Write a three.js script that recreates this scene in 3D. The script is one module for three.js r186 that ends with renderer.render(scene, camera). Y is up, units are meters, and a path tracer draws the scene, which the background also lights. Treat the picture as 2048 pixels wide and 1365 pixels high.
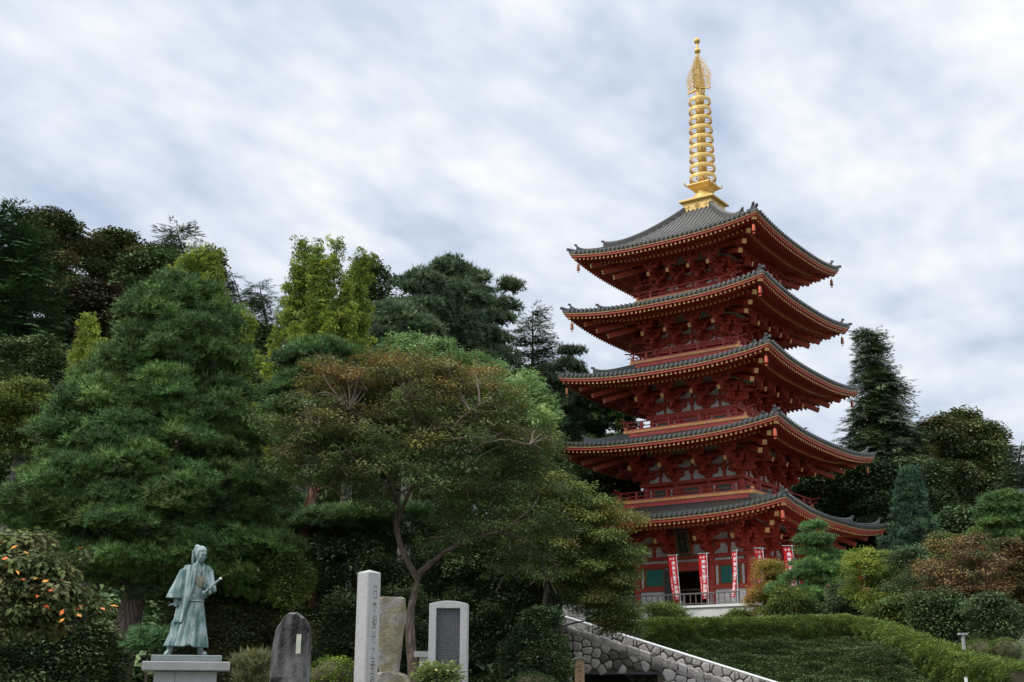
import * as THREE from 'three';
import { ImprovedNoise } from 'three/addons/math/ImprovedNoise.js';

// ---------------------------------------------------------------- camera, sky, sun, exposure
const scene = new THREE.Scene();
const PITCH = THREE.MathUtils.degToRad(16.045), ROLL = THREE.MathUtils.degToRad(-0.217), EYE = 1.6;
const camera = new THREE.PerspectiveCamera(31.26, 1024 / 682, 0.1, 4000);
camera.position.set(0, EYE, 0);
camera.rotation.order = 'YXZ';
camera.rotation.set(PITCH, 0, -ROLL);
scene.add(camera);
const renderer = new THREE.WebGLRenderer({ antialias: true });
renderer.toneMapping = THREE.LinearToneMapping;
renderer.toneMappingExposure = 1.35;
renderer.shadowMap.enabled = true;
renderer.setSize(1024, 682);

const SUN_DIR = new THREE.Vector3(-0.80, 0.78, 0.32).normalize();
const sun = new THREE.DirectionalLight(new THREE.Color(1.0, 0.95, 0.88), 1.5);
sun.name = 'sun';
sun.position.copy(SUN_DIR).multiplyScalar(150).add(new THREE.Vector3(0, 0, -60));
sun.target.position.set(0, 0, -60);
sun.castShadow = true;
sun.shadow.radius = 40;
sun.shadow.mapSize.set(2048, 2048);
Object.assign(sun.shadow.camera, { left: -90, right: 90, top: 90, bottom: -90, near: 1, far: 400 });
scene.add(sun, sun.target);

const perlin = new ImprovedNoise();
const N3 = (x, y, z = 0) => perlin.noise(x, y, z);
function fbm(x, y, z, oct = 4) { let a = 1, s = 0, n = 0; for (let i = 0; i < oct; i++) { s += a * N3(x, y, z + i * 7.3); n += a; a *= 0.5; x *= 2.03; y *= 2.03; } return s / n; }
const clamp = (x, a, b) => Math.min(b, Math.max(a, x)), lerp = (a, b, t) => a + (b - a) * t;
const sstep = (a, b, x) => { const t = clamp((x - a) / (b - a), 0, 1); return t * t * (3 - 2 * t); };

{
  const W = 3072, H = 1536, data = new Float32Array(W * H * 4);
  const dark = [0.355, 0.430, 0.560], mid = [0.540, 0.592, 0.680], bright = [0.735, 0.750, 0.770];
  const cloud = (x, y, z) => {
    const k = 1 / (y + 0.10), px = x * k, pz = z * k;
    const layer = (deg, fa, fl, seed, oct) => {
      const a = deg * Math.PI / 180, dx = Math.sin(a), dz = -Math.cos(a);
      const al = px * dx + pz * dz, ac = -px * dz + pz * dx;
      const w = 0.10 * N3(al * 1.1, ac * 1.1, seed + 40);
      return fbm((ac + w) * fa, (al + w) * fl, seed, oct);
    };
    const A = layer(22, 3.4, 1.7, 3.1, 4), A2 = layer(27, 7.5, 3.6, 9.4, 5), A3 = layer(38, 15, 8.5, 2.6, 4), B = layer(-52, 6.5, 1.3, 17.7, 4), C = N3(px * 0.7 + 3, pz * 0.7, 5.5);
    return 0.53 + 0.85 * A * (1 + 0.4 * C) + 0.62 * A2 * (1 + 0.6 * C) + 0.34 * A3 * (1 + C) + 0.26 * B + 0.10 * C;
  };
  for (let r = 0; r < H; r++) {
    const up = ((r + 0.5) / H - 0.5) * Math.PI, y = Math.sin(up), cu = Math.cos(up);
    for (let c = 0; c < W; c++) {
      const o = (r * W + c) * 4; data[o + 3] = 1;
      if (y < 0) { data[o] = 0.5; data[o + 1] = 0.54; data[o + 2] = 0.6; continue; }
      const az = ((c + 0.5) / W - 0.5) * 2 * Math.PI, x = Math.cos(az) * cu, z = Math.sin(az) * cu;
      let t = clamp(cloud(x, y, z), 0, 1.1);
      t = lerp(0.50, t, sstep(0.0, 0.16, y));
      const s = x * SUN_DIR.x + y * SUN_DIR.y + z * SUN_DIR.z, hi = sstep(0.50, 0.96, y), g = (1 + 1.85 * hi) * (1 + 0.35 * Math.exp(-Math.pow(Math.acos(clamp(s, -1, 1)) / 0.6, 2)));
      for (let k = 0; k < 3; k++) data[o + k] = g * [1 + 0.05 * hi, 1, 1 - 0.12 * hi][k] * (t < 0.5 ? lerp(dark[k], mid[k], t * 2) : lerp(mid[k], bright[k], t * 2 - 1));
    }
  }
  const sky = new THREE.DataTexture(data, W, H, THREE.RGBAFormat, THREE.FloatType);
  sky.mapping = THREE.EquirectangularReflectionMapping; sky.magFilter = THREE.LinearFilter; sky.needsUpdate = true;
  scene.background = sky; scene.environment = sky;
}

// ---------------------------------------------------------------- helpers
const V = (x, y, z) => new THREE.Vector3(x, y, z);
function rng(seed) { let s = seed | 0; return () => { s = (s + 0x6d2b79f5) | 0; let t = Math.imul(s ^ (s >>> 15), 1 | s); t = (t + Math.imul(t ^ (t >>> 7), 61 | t)) ^ t; return ((t ^ (t >>> 14)) >>> 0) / 4294967296; }; }
const F = 2440, CX = 1024, CY = 682.5;
function ray(px, py) {
  let u = (px - CX) / F, v = (CY - py) / F;
  const cr = Math.cos(ROLL), sr = Math.sin(ROLL), c = Math.cos(PITCH), s = Math.sin(PITCH);
  [u, v] = [u * cr + v * sr, -u * sr + v * cr];
  return V(u, s + v * c, -c + v * s);
}
// the point of the place that lies in that direction of view at that horizontal distance
function at(px, py, dist) { const d = ray(px, py); return d.multiplyScalar(dist / Math.hypot(d.x, d.z)).add(V(0, EYE, 0)); }

class MB {                                   // collects boxes, bars, tubes and loose faces into one geometry
  constructor() { this.p = []; this.n = []; this.u = []; }
  tri(a, b, c, ua, ub, uc, na, nb, nc) {
    let n = null;
    if (!na) { n = V(0, 0, 0).crossVectors(b.clone().sub(a), c.clone().sub(a)).normalize(); na = nb = nc = n; }
    const box = (q) => { const x = Math.abs(na.x), y = Math.abs(na.y), z = Math.abs(na.z); return y > x && y > z ? [q.x, q.z] : x > z ? [q.z, q.y] : [q.x, q.y]; };
    ua = ua || box(a); ub = ub || box(b); uc = uc || box(c);
    this.p.push(a.x, a.y, a.z, b.x, b.y, b.z, c.x, c.y, c.z);
    this.n.push(na.x, na.y, na.z, nb.x, nb.y, nb.z, nc.x, nc.y, nc.z);
    this.u.push(...ua, ...ub, ...uc);
    return this;
  }
  quad(a, b, c, d) { return this.tri(a, b, c).tri(a, c, d); }
  add(geo, m) {
    const g = geo.index ? geo.toNonIndexed() : geo.clone();
    if (m) g.applyMatrix4(m);
    const p = g.attributes.position.array, n = g.attributes.normal.array, k = p.length / 3;
    for (let i = 0; i < p.length; i++) { this.p.push(p[i]); this.n.push(n[i]); }
    for (let t = 0; t < k; t += 3) {
      const o = t * 3, x = Math.abs(n[o]), y = Math.abs(n[o + 1]), z = Math.abs(n[o + 2]);
      for (let j = 0; j < 3; j++) { const q = o + j * 3; y > x && y > z ? this.u.push(p[q], p[q + 2]) : x > z ? this.u.push(p[q + 2], p[q + 1]) : this.u.push(p[q], p[q + 1]); }
    }
    return this;
  }
  box(x, y, z, w, h, d, ry = 0, rx = 0, rz = 0) {
    const g = new THREE.BoxGeometry(w, h, d), m = new THREE.Matrix4().compose(V(x, y, z), new THREE.Quaternion().setFromEuler(new THREE.Euler(rx, ry, rz, 'YXZ')), V(1, 1, 1));
    return this.add(g, m);
  }
  cyl(x, y, z, r0, r1, h, seg = 12) { return this.add(new THREE.CylinderGeometry(r1, r0, h, seg), new THREE.Matrix4().makeTranslation(x, y + h / 2, z)); }
  lathe(pts, seg, x = 0, y = 0, z = 0) { return this.add(new THREE.LatheGeometry(pts.map((q) => new THREE.Vector2(q[0], q[1])), seg), new THREE.Matrix4().makeTranslation(x, y, z)); }
  bar(a, b, r, seg = 6, r2 = r) { return this.tube([a, b], [r, r2], seg, 1); }
  beam(a, b, w, h) {                          // a square bar from a to b, its height kept upright
    const d = b.clone().sub(a), L = d.length(), m = new THREE.Matrix4().lookAt(b, a, V(0, 1, 0)); m.setPosition(a.clone().add(b).multiplyScalar(0.5));
    return this.add(new THREE.BoxGeometry(w, h, L), m);
  }
  tube(pts, radii, seg = 8, sub = 3, caps = true) {
    const P = pts.length > 2 && sub > 1 ? new THREE.CatmullRomCurve3(pts).getPoints((pts.length - 1) * sub) : pts, n = P.length;
    const R = (i) => { const t = (i / (n - 1)) * (radii.length - 1), k = Math.min(Math.floor(t), radii.length - 2); return lerp(radii[k], radii[k + 1], t - k); };
    let up = V(0.31, 0.17, 0.93), prev = null, len = 0;
    for (let i = 0; i < n; i++) {
      const t = P[Math.min(i + 1, n - 1)].clone().sub(P[Math.max(i - 1, 0)]).normalize();
      if (Math.abs(t.dot(up)) > 0.95) up = V(1, 0, 0);
      const bx = V(0, 0, 0).crossVectors(up, t).normalize(), by = V(0, 0, 0).crossVectors(t, bx); up = by.clone();
      if (i) len += P[i].distanceTo(P[i - 1]);
      const ring = [];
      for (let k = 0; k <= seg; k++) { const a = (k / seg) * Math.PI * 2, nn = bx.clone().multiplyScalar(Math.cos(a)).addScaledVector(by, Math.sin(a)); ring.push([P[i].clone().addScaledVector(nn, R(i)), nn, [(k / seg) * 6.28 * R(0), len]]); }
      if (prev) for (let k = 0; k < seg; k++) {
        const [a, b, c, d] = [prev[k], prev[k + 1], ring[k + 1], ring[k]];
        this.tri(a[0], b[0], c[0], a[2], b[2], c[2], a[1], b[1], c[1]); this.tri(a[0], c[0], d[0], a[2], c[2], d[2], a[1], c[1], d[1]);
      }
      if (caps && (i === 0 || i === n - 1)) for (let k = 1; k < seg - 1; k++) i ? this.tri(ring[0][0], ring[k][0], ring[k + 1][0]) : this.tri(ring[0][0], ring[k + 1][0], ring[k][0]);
      prev = ring;
    }
    return this;
  }
  // a strip that follows a line: cross-section points (offsets across and up) joined from place to place
  loft(rows, closed = true) {
    for (let i = 0; i < rows.length - 1; i++) for (let k = 0; k < rows[i].length - (closed ? 0 : 1); k++) { const j = (k + 1) % rows[i].length; this.quad(rows[i][k], rows[i][j], rows[i + 1][j], rows[i + 1][k]); }
    return this;
  }
  cap(row, flip) { for (let k = 1; k < row.length - 1; k++) flip ? this.tri(row[0], row[k + 1], row[k]) : this.tri(row[0], row[k], row[k + 1]); return this; }
  geo() {
    const g = new THREE.BufferGeometry();
    g.setAttribute('position', new THREE.BufferAttribute(new Float32Array(this.p), 3));
    g.setAttribute('normal', new THREE.BufferAttribute(new Float32Array(this.n), 3));
    g.setAttribute('uv', new THREE.BufferAttribute(new Float32Array(this.u), 2));
    return g;
  }
  build(name, material, parent, pos) { return mesh(name, this.geo(), material, parent, pos); }
}
function mesh(name, geo, material, parent = scene, pos) {
  const m = new THREE.Mesh(geo, material); m.name = parent === scene ? numbered(name) : name; m.castShadow = m.receiveShadow = true;
  if (pos) m.position.copy(pos);
  parent.add(m); return m;
}
const taken = new Map();
function numbered(name) { const k = taken.get(name) || 0; taken.set(name, k + 1); return k ? name + '_' + String(k).padStart(3, '0') : name; }
function thing(name, label, category, pos = V(0, 0, 0), turn = 0, group) {
  const o = new THREE.Group(); o.name = numbered(name); o.position.copy(pos); o.rotation.y = turn; scene.add(o);
  o.userData = { label, category }; if (group) o.userData.group = group;
  return o;
}
function tag(o, label, category, group) { Object.assign(o.userData, { label, category }); if (group) o.userData.group = group; return o; }
function sub(name, parent, pos) { const o = new THREE.Group(); o.name = name; if (pos) o.position.copy(pos); parent.add(o); return o; }
const stuff = (o) => { o.userData.kind = 'stuff'; return o; };
const structure = (o) => { o.userData.kind = 'structure'; return o; };

// ---------------------------------------------------------------- textures and materials
function texture(w, h, fn, rep = 1, srgb = false) {   // fn(u, v) -> [r, g, b] linear 0..1
  const d = new Uint8Array(w * h * 4), enc = (x) => Math.round(255 * clamp(srgb ? (x <= 0.0031308 ? 12.92 * x : 1.055 * Math.pow(x, 1 / 2.4) - 0.055) : x, 0, 1));
  for (let y = 0; y < h; y++) for (let x = 0; x < w; x++) { const c = fn(x / w, y / h), o = (y * w + x) * 4; d[o] = enc(c[0]); d[o + 1] = enc(c[1]); d[o + 2] = enc(c[2]); d[o + 3] = 255; }
  const t = new THREE.DataTexture(d, w, h); t.wrapS = t.wrapT = THREE.RepeatWrapping; t.magFilter = THREE.LinearFilter; t.repeat.set(rep, rep); if (srgb) t.colorSpace = THREE.SRGBColorSpace; t.needsUpdate = true;
  return t;
}
const wrapn = (f, s) => (u, v) => {             // noise that repeats without a seam
  const a = u * 2 * Math.PI, b = v * 2 * Math.PI, r = f / (2 * Math.PI);
  return perlin.noise(Math.cos(a) * r + s, Math.sin(a) * r + Math.cos(b) * r * 1.3, Math.sin(b) * r + s * 2);
};
const grey = (x) => [x, x, x];
const nA = wrapn(5, 1.7), nB = wrapn(13, 4.1), nC = wrapn(37, 8.8), nD = wrapn(90, 2.3);
const mottle = texture(256, 256, (u, v) => grey(0.84 + 0.16 * nA(u, v) + 0.14 * nB(u, v) + 0.10 * nC(u, v)), 0.35);
const paint = texture(512, 512, (u, v) => {   // weathered vermilion: faded patches and thin run-off streaks
  const s = clamp(0.5 + 0.8 * nB(u, v * 0.3) + 0.6 * nC(u, v * 0.15), 0, 1), f = 0.10 * nA(u, v) + 0.09 * nC(u, v) + 0.05 * nD(u, v); return [0.80 + 0.16 * s + f, 0.74 + 0.26 * s + f, 0.74 + 0.26 * s + f];
}, 0.4);
const granite = texture(512, 512, (u, v) => grey(0.80 + 0.07 * nA(u, v) + 0.16 * nC(u, v) + 0.30 * nD(u, v)), 1.3);
const grain = texture(256, 256, (u, v) => grey(0.5 + 0.25 * nB(u, v) + 0.4 * nC(u, v)), 1);
const barkTex = texture(256, 512, (u, v) => { const r = Math.abs(wrapn(9, 3.3)(u, v * 0.35)) * 2.2 + 0.3 * Math.abs(nC(u, v)); return grey(0.35 + 0.65 * clamp(r, 0, 1)); }, 0.8);
const streaks = texture(512, 512, (u, v) => {   // rain-washed dirt on old plaster and concrete
  const s = nB(u, 0.1) + 0.6 * nC(u, 0.3), d = clamp(0.35 + 0.9 * nA(u, v * 0.3) + 0.55 * s, 0, 1), f = 0.10 * nC(u, v) + 0.08 * nD(u, v);
  return [0.95 - 0.55 * d * d + f, 0.94 - 0.53 * d * d + f, 0.92 - 0.53 * d * d + f];
}, 0.16);
function mat(r, g, b, rough = 0.8, o = {}) {
  const { physical, ...rest } = o, m = new (physical ? THREE.MeshPhysicalMaterial : THREE.MeshStandardMaterial)({ roughness: rough, ...rest });
  m.color.setRGB(r, g, b); return m;
}
const M = {
  red: mat(0.52, 0.068, 0.038, 0.55, { map: paint }), redDeep: mat(0.48, 0.060, 0.036, 0.62, { map: paint }), rose: mat(0.52, 0.085, 0.070, 0.6, { map: paint }),
  yellow: mat(0.92, 0.50, 0.20, 0.6, { map: mottle }), trim: mat(0.50, 0.29, 0.145, 0.6, { map: mottle }), goldPaint: mat(0.92, 0.44, 0.17, 0.5, { map: mottle }),
  tile: mat(0.098, 0.092, 0.085, 0.5, { map: mottle }), tileGreen: mat(0.095, 0.105, 0.10, 0.4, { map: mottle }), deck: mat(0.10, 0.10, 0.097, 0.6, { map: mottle }),
  plaster: mat(0.88, 0.87, 0.85, 0.85, { map: mottle }), green: mat(0.03, 0.25, 0.21, 0.55, { map: mottle }), woodFrame: mat(0.36, 0.12, 0.035, 0.6, { map: mottle }),
  dark: mat(0.03, 0.028, 0.027, 0.7), leafDoor: mat(0.06, 0.065, 0.065, 0.55), soffit: mat(0.48, 0.060, 0.036, 0.8, { map: paint }), wood: mat(0.20, 0.11, 0.06, 0.7, { map: mottle }), lattice: mat(0.16, 0.13, 0.125, 0.6),
  gold: mat(0.84, 0.56, 0.17, 0.40, { metalness: 0.18, map: mottle }), goldDark: mat(0.30, 0.17, 0.05, 0.5, { metalness: 0.3 }),
  bell: mat(0.36, 0.13, 0.06, 0.45, { metalness: 0.4 }), bellRed: mat(0.62, 0.12, 0.06, 0.4, { metalness: 0.2 }), iron: mat(0.05, 0.05, 0.055, 0.5),
  granite: mat(0.50, 0.49, 0.49, 0.8, { map: granite, bumpMap: grain, bumpScale: 0.003 }), slab: mat(0.44, 0.43, 0.42, 0.82, { map: granite }), steel: mat(0.15, 0.14, 0.135, 0.5, { metalness: 0.2 }), white: mat(0.85, 0.85, 0.84, 0.5),
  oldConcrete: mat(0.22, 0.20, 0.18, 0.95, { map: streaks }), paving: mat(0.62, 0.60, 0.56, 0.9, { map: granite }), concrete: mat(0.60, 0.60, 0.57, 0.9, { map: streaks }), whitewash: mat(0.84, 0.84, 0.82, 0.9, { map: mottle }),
  pineBark: mat(0.17, 0.125, 0.10, 0.95, { map: barkTex, bumpMap: barkTex, bumpScale: 0.03 }), redBark: mat(0.26, 0.12, 0.075, 0.95, { map: barkTex, bumpMap: barkTex, bumpScale: 0.02 }),
  bark: mat(0.17, 0.12, 0.09, 0.95, { map: barkTex, bumpMap: barkTex, bumpScale: 0.015 }), paleBark: mat(0.21, 0.155, 0.12, 0.95, { map: barkTex, bumpMap: barkTex, bumpScale: 0.02 }), greyBark: mat(0.17, 0.155, 0.135, 0.95, { map: barkTex }),
};

// ---------------------------------------------------------------- terrain
function ground(x, z) {
  const d = -z;
  let right = 0.4 * sstep(24, 38, d) + 1.35 * sstep(38, 47, d) + 1.75 * sstep(46, 53, d) + 1.9 * sstep(54, 72, d);
  const east = sstep(12.5, 21, x) * (1 - sstep(62, 80, d)); right *= 1 - 0.42 * east;
  const left = 0.5 * sstep(26, 36, d) + 2.2 * sstep(36, 52, d) + 3.2 * sstep(52, 78, d);
  let h = lerp(left, right, sstep(-4, 5, x));
  h += 20 * sstep(58, 125, d) * sstep(14, -48, x) + 9 * sstep(98, 160, d) + 4 * sstep(80, 120, d) * sstep(20, 45, x);
  return h + 0.12 * N3(x * 0.3, z * 0.3, 2) * sstep(20, 50, d);
}
{
  const n = 190, xs = [], zs = [], warp = (t, near, far) => Math.sign(t) * (Math.abs(t) * near + Math.pow(Math.abs(t), 5) * far);
  for (let i = 0; i <= n; i++) { xs.push(warp(i / n * 2 - 1, 110, 1500)); zs.push(-70 + warp(i / n * 2 - 1, 110, 1500)); }
  const p = [], idx = [], uv = [];
  for (const z of zs) for (const x of xs) { p.push(x, ground(x, z), z); uv.push(x, z); }
  for (let j = 0; j < n; j++) for (let i = 0; i < n; i++) { const a = j * (n + 1) + i; idx.push(a, a + n + 1, a + 1, a + 1, a + n + 1, a + n + 2); }
  const g = new THREE.BufferGeometry(); g.setAttribute('position', new THREE.Float32BufferAttribute(p, 3)); g.setAttribute('uv', new THREE.Float32BufferAttribute(uv, 2)); g.setIndex(idx); g.computeVertexNormals();
  const soil = texture(512, 512, (u, v) => { const k = 0.75 + 0.5 * nA(u, v) + 0.4 * nC(u, v) + 0.4 * nD(u, v); return [0.085 * k, 0.085 * k, 0.05 * k].map((c) => clamp(c, 0, 1) * 4); }, 0.12);
  structure(mesh('ground', g, mat(0.25, 0.27, 0.23, 1, { map: soil })));
}
// ---------------------------------------------------------------- the pagoda
const PAG = V(14.66, 0, -86.77), PTURN = -35.54 * Math.PI / 180;
const PX = V(Math.cos(PTURN), 0, -Math.sin(PTURN)), PZ = V(Math.sin(PTURN), 0, Math.cos(PTURN));
const local = (x, y, z) => PAG.clone().addScaledVector(PX, x).addScaledVector(PZ, z).setY(y);   // pagoda axes -> world
const BASE = 6.85;
const STOREYS = [   // corner height and half-width of the eaves, half-width to the corner columns, balcony half-width and height of its gold edge
  { e: 13.16, a: 9.02, w: 4.20, dip: 0.68, b: 0, by: BASE },
  { e: 18.38, a: 8.685, w: 3.65, dip: 0.66, b: 5.09, by: 14.42 },
  { e: 23.35, a: 8.12, w: 3.22, dip: 0.65, b: 4.66, by: 19.52 },
  { e: 28.23, a: 7.83, w: 2.80, dip: 0.63, b: 4.24, by: 24.70 },
  { e: 32.81, a: 7.46, w: 2.40, dip: 0.60, b: 3.86, by: 29.42 },
];
const pagoda = thing('pagoda', 'five-storey vermilion pagoda with grey tiled roofs and tall golden spire', 'pagoda', PAG.clone(), PTURN);
const quarter = (k) => new THREE.Matrix4().makeRotationY(k * Math.PI / 2);
const four = (mb, out = new MB()) => { const g = mb.geo(); for (let k = 0; k < 4; k++) out.add(g, quarter(k)); return out; };

function roofCurves(i) {
  const S = STOREYS[i], up = STOREYS[i + 1], b = up ? up.b - 0.35 : 1.18, hb = up ? up.by - 0.42 : 36.72;
  const lift = (q) => S.dip * (Math.pow(Math.min(Math.abs(q), 1.05), 2.6) - 1);
  const edge = (x) => S.e + lift(x / S.a);                                      // top of the gold trim
  const c = up ? [0.62, 0.38] : [0.42, 0.58];
  const top = (x, z) => { const t = clamp((S.a - z) / (S.a - b), -0.1, 1), y0 = S.e - S.dip + 0.17; return y0 + (hb - y0) * (c[0] * t + c[1] * t * t) + (lift(x / S.a) + S.dip) * (1 - t) * (1 - t); };
  return { S, b, hb, edge, top };
}
const disc = new THREE.CylinderGeometry(0.115, 0.115, 0.05, 10).rotateX(Math.PI / 2);
const rowsLeft = { front: 300 };
function buildRoof(i) {
  const { S, b, hb, edge, top } = roofCurves(i), a = S.a, nX = 30;
  // deck: four curved faces, with the dark tile edge below
  const deck = new MB(), nT = 10;
  const P = (s, t) => { const z = lerp(a + 0.06, b, t), x = s * z; return V(x, top(x, z), z); };
  for (let j = 0; j < nT; j++) for (let k = 0; k < nX; k++) { const s0 = k / nX * 2 - 1, s1 = (k + 1) / nX * 2 - 1, t0 = j / nT, t1 = (j + 1) / nT; deck.quad(P(s0, t0), P(s1, t0), P(s1, t1), P(s0, t1)); }
  const roof = four(deck).build('roof', M.deck, pagoda);
  const strip = (z, y0, y1, thick, off = 0) => {       // a board that follows the curved eave, mitred at the corners
    const m = new MB(), rows = [];
    for (let k = 0; k <= nX; k++) { const s = k / nX * 2 - 1, f = (zz, dy) => { const x = s * zz; return V(x, edge(x * a / z) + off + dy, zz); }; rows.push([f(z, y0), f(z, y1), f(z - thick, y1), f(z - thick, y0)]); }
    return m.loft(rows);
  };
  four(strip(a + 0.05, 0.003, 0.168, 0.30)).build('drip_edge', M.tileGreen, roof);
  four(strip(a, -0.125, 0.0, 0.34)).build('gold_trim', M.trim, roof);
  four(strip(a - 0.07, -0.27, -0.128, 0.25)).build('eave_fascia', M.red, roof);
  four(strip(a - 1.42, -0.37, -0.20, 0.14, 0)).build('inner_fascia', M.redDeep, roof);
  // cover-tile rows, each a half-round ridge that climbs to the hip, with a round end tile
  const sp = 0.363, n = Math.floor((a - 0.12) / sp), shared = [];
  for (let k = -n; k <= n; k++) {
    const x = k * sp, zi = Math.max(b, Math.abs(x) + 0.02); if (a - zi < 0.25) continue;
    const m = new MB(), seg = Math.max(2, Math.ceil((a - zi) / 0.8)), rows = [], r = 0.078;
    for (let q = 0; q <= seg; q++) { const z = lerp(a + 0.10, zi, q / seg), y = top(x, z) + 0.012; rows.push([0, 1, 2, 3, 4].map((h) => { const g = Math.PI * (1 - h / 4); return V(x + Math.cos(g) * r, y + Math.sin(g) * r * 1.05, z); })); }
    m.loft(rows, false);
    m.add(disc, new THREE.Matrix4().makeTranslation(x, top(x, a + 0.1) - 0.005, a + 0.11));
    shared.push(m.geo());
  }
  const spare = new MB();
  for (let side = 0; side < 4; side++) for (const g of shared) {
    const visible = side === 0 || (side === 1 && i !== 2 && i !== 3);
    if (visible && rowsLeft.front > 0) { rowsLeft.front--; const t = mesh('tile', g, i === 4 ? M.tile : M.tileGreen, roof); t.rotation.y = side * Math.PI / 2; }
    else spare.add(g, quarter(side));
  }
  stuff(spare.build('tile_rows', i === 4 ? M.tile : M.tileGreen, roof));
  // hip ridges: a long upper one and a short lower one, each ending in an upswept ornament
  const diag = (q) => V(q, top(q, q), q);
  const ridge = (q0, q1, w, h, sweep, k) => {
    const m = new MB(), rows = [], nn = 14, ww2 = w * 1.2, side = V(Math.SQRT1_2, 0, -Math.SQRT1_2);
    for (let j = 0; j <= nn; j++) {
      const t = j / nn, c = diag(lerp(q0, q1, t)), up = h + sweep * Math.pow(t, 7), ww = w * (1 - 0.25 * Math.pow(t, 6));
      rows.push([[-ww, -0.06], [-ww, up * 0.72], [-ww * 0.6, up * 0.94], [0, up], [ww * 0.6, up * 0.94], [ww, up * 0.72], [ww, -0.06]].map(([s, u]) => c.clone().addScaledVector(side, s).add(V(0, u, 0))));
    }
    m.loft(rows).cap(rows[0]).cap(rows[nn], true);
    const tip = rows[nn][3].clone();
    m.add(new THREE.CylinderGeometry(0.085, 0.085, ww2, 8).rotateX(Math.PI / 2).rotateY(Math.PI / 4), new THREE.Matrix4().makeTranslation(tip.x + 0.03, tip.y - 0.02, tip.z + 0.03));   // the rolled ornament at the end
    const r = m.build('hip_ridge', i === 4 ? M.tile : M.tileGreen, roof); r.rotation.y = k * Math.PI / 2;
  };
  for (let k = 0; k < 4; k++) { ridge(b - 0.02, a - 1.83, 0.20, 0.40, 0.28, k); ridge(a - 1.80, a - 0.36, 0.16, 0.26, 0.30, k); const m = new MB(); m.beam(diag(a - 0.34).add(V(0, 0.06, 0)), V(a + 0.16, top(a, a) + 0.15, a + 0.16), 0.17, 0.17); const t = m.build('corner_tile', M.tileGreen, roof); t.rotation.y = k * Math.PI / 2; }
  // rafters: flying ones at the edge, the long ones inside, all with yellow ends
  const raft = new MB(), ends = new MB(), sr = 0.344, m2 = Math.floor((a - 0.45) / sr), slopeF = 0.20, slopeB = 0.28;
  const yF = (x, z) => edge(x * a / Math.max(z, 1)) - 0.375 + (a - 0.22 - z) * slopeF, yB = (x, z) => edge(x * Math.min(a / Math.max(z, 1), 1.2) * 0.98) - 0.375 + 1.28 * slopeF - 0.165 - 0.17 + (a - 1.5 - z) * slopeB;
  for (let k = -m2 - 1; k <= m2; k++) {
    const x = (k + 0.5) * sr, ax = Math.abs(x);
    let z0 = a - 0.22, z1 = Math.max(a - 1.55, ax + 0.05);
    if (z0 - z1 > 0.12) { raft.beam(V(x, yF(x, z0), z0), V(x, yF(x, z0) + (z0 - z1) * slopeF, z1), 0.12, 0.155); ends.box(x, yF(x, z0) - 0.005, z0 + 0.006, 0.13, 0.165, 0.02); }
    z0 = a - 1.5; z1 = Math.max(S.w, ax + 0.05);
    if (z0 - z1 > 0.12) { raft.beam(V(x, yB(x, z0), z0), V(x, yB(x, z0) + (z0 - z1) * slopeB, z1), 0.12, 0.155); ends.box(x, yB(x, z0) - 0.005, z0 + 0.006, 0.13, 0.165, 0.02); }
  }
  stuff(four(raft).build('rafters', M.redDeep, roof)); stuff(four(ends).build('rafter_ends', M.yellow, roof));
  const sof = new MB();
  for (let k = 0; k < nX; k++) {
    const Q = (s, z, f) => V(s * z, f(s * z, z) + 0.095, z), s0 = k / nX * 2 - 1, s1 = (k + 1) / nX * 2 - 1;
    const z0 = a - 0.3, z1 = a - 1.5, z2 = S.w - 0.2; sof.quad(Q(s1, z0, yF), Q(s0, z0, yF), Q(s0, z1, yF), Q(s1, z1, yF)); sof.quad(Q(s1, z1, yB), Q(s0, z1, yB), Q(s0, z2, yB), Q(s1, z2, yB));
  }
  four(sof).build('soffit', M.soffit, roof);
  // hip rafters in steps below each corner
  const dg = (q, y) => V(q, y, q), hip = [[a - 0.26, -0.36, S.w, 1.05], [a - 1.14, -0.86, S.w, 0.72], [a - 1.76, -1.30, S.w, 0.15], [a - 2.36, -1.66, S.w, -0.4]];
  for (let k = 0; k < 4; k++) for (const [q, dy, q1, dy1] of hip) {
    const g = new MB(); g.beam(dg(q, S.e + dy), dg(q1, S.e + dy1), 0.27, 0.30); const h = g.build('hip_rafter', M.red, roof); h.rotation.y = k * Math.PI / 2;
    const c = new MB(), A = dg(q, S.e + dy), B = dg(q1, S.e + dy1), d = A.clone().sub(B).normalize(); c.beam(A.clone().addScaledVector(d, -0.01), A.clone().addScaledVector(d, 0.03), 0.29, 0.32); const cm = c.build('hip_rafter_end', M.yellow, roof); cm.rotation.y = k * Math.PI / 2;
  }
}
function arm(L, h, d) {                        // bracket arm with a boat-shaped underside
  const s = new THREE.Shape(); s.moveTo(-L / 2, h); s.lineTo(L / 2, h); s.lineTo(L / 2, h * 0.62); s.quadraticCurveTo(L / 2 - 0.05, h * 0.1, L / 2 - L * 0.26, 0); s.lineTo(-L / 2 + L * 0.26, 0); s.quadraticCurveTo(-L / 2 + 0.05, h * 0.1, -L / 2, h * 0.62); s.closePath();
  return new THREE.ExtrudeGeometry(s, { depth: d, bevelEnabled: false, curveSegments: 5 }).translate(0, 0, -d / 2);
}
function block(w, h) {                          // bearing block, tapered below
  const g = new THREE.CylinderGeometry(w * 0.72, w * 0.5, h * 0.45, 4).rotateY(Math.PI / 4).translate(0, h * 0.225, 0);
  const m = new MB(); m.add(g); m.box(0, h * 0.72, 0, w, h * 0.56, w); return m.geo();
}
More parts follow.
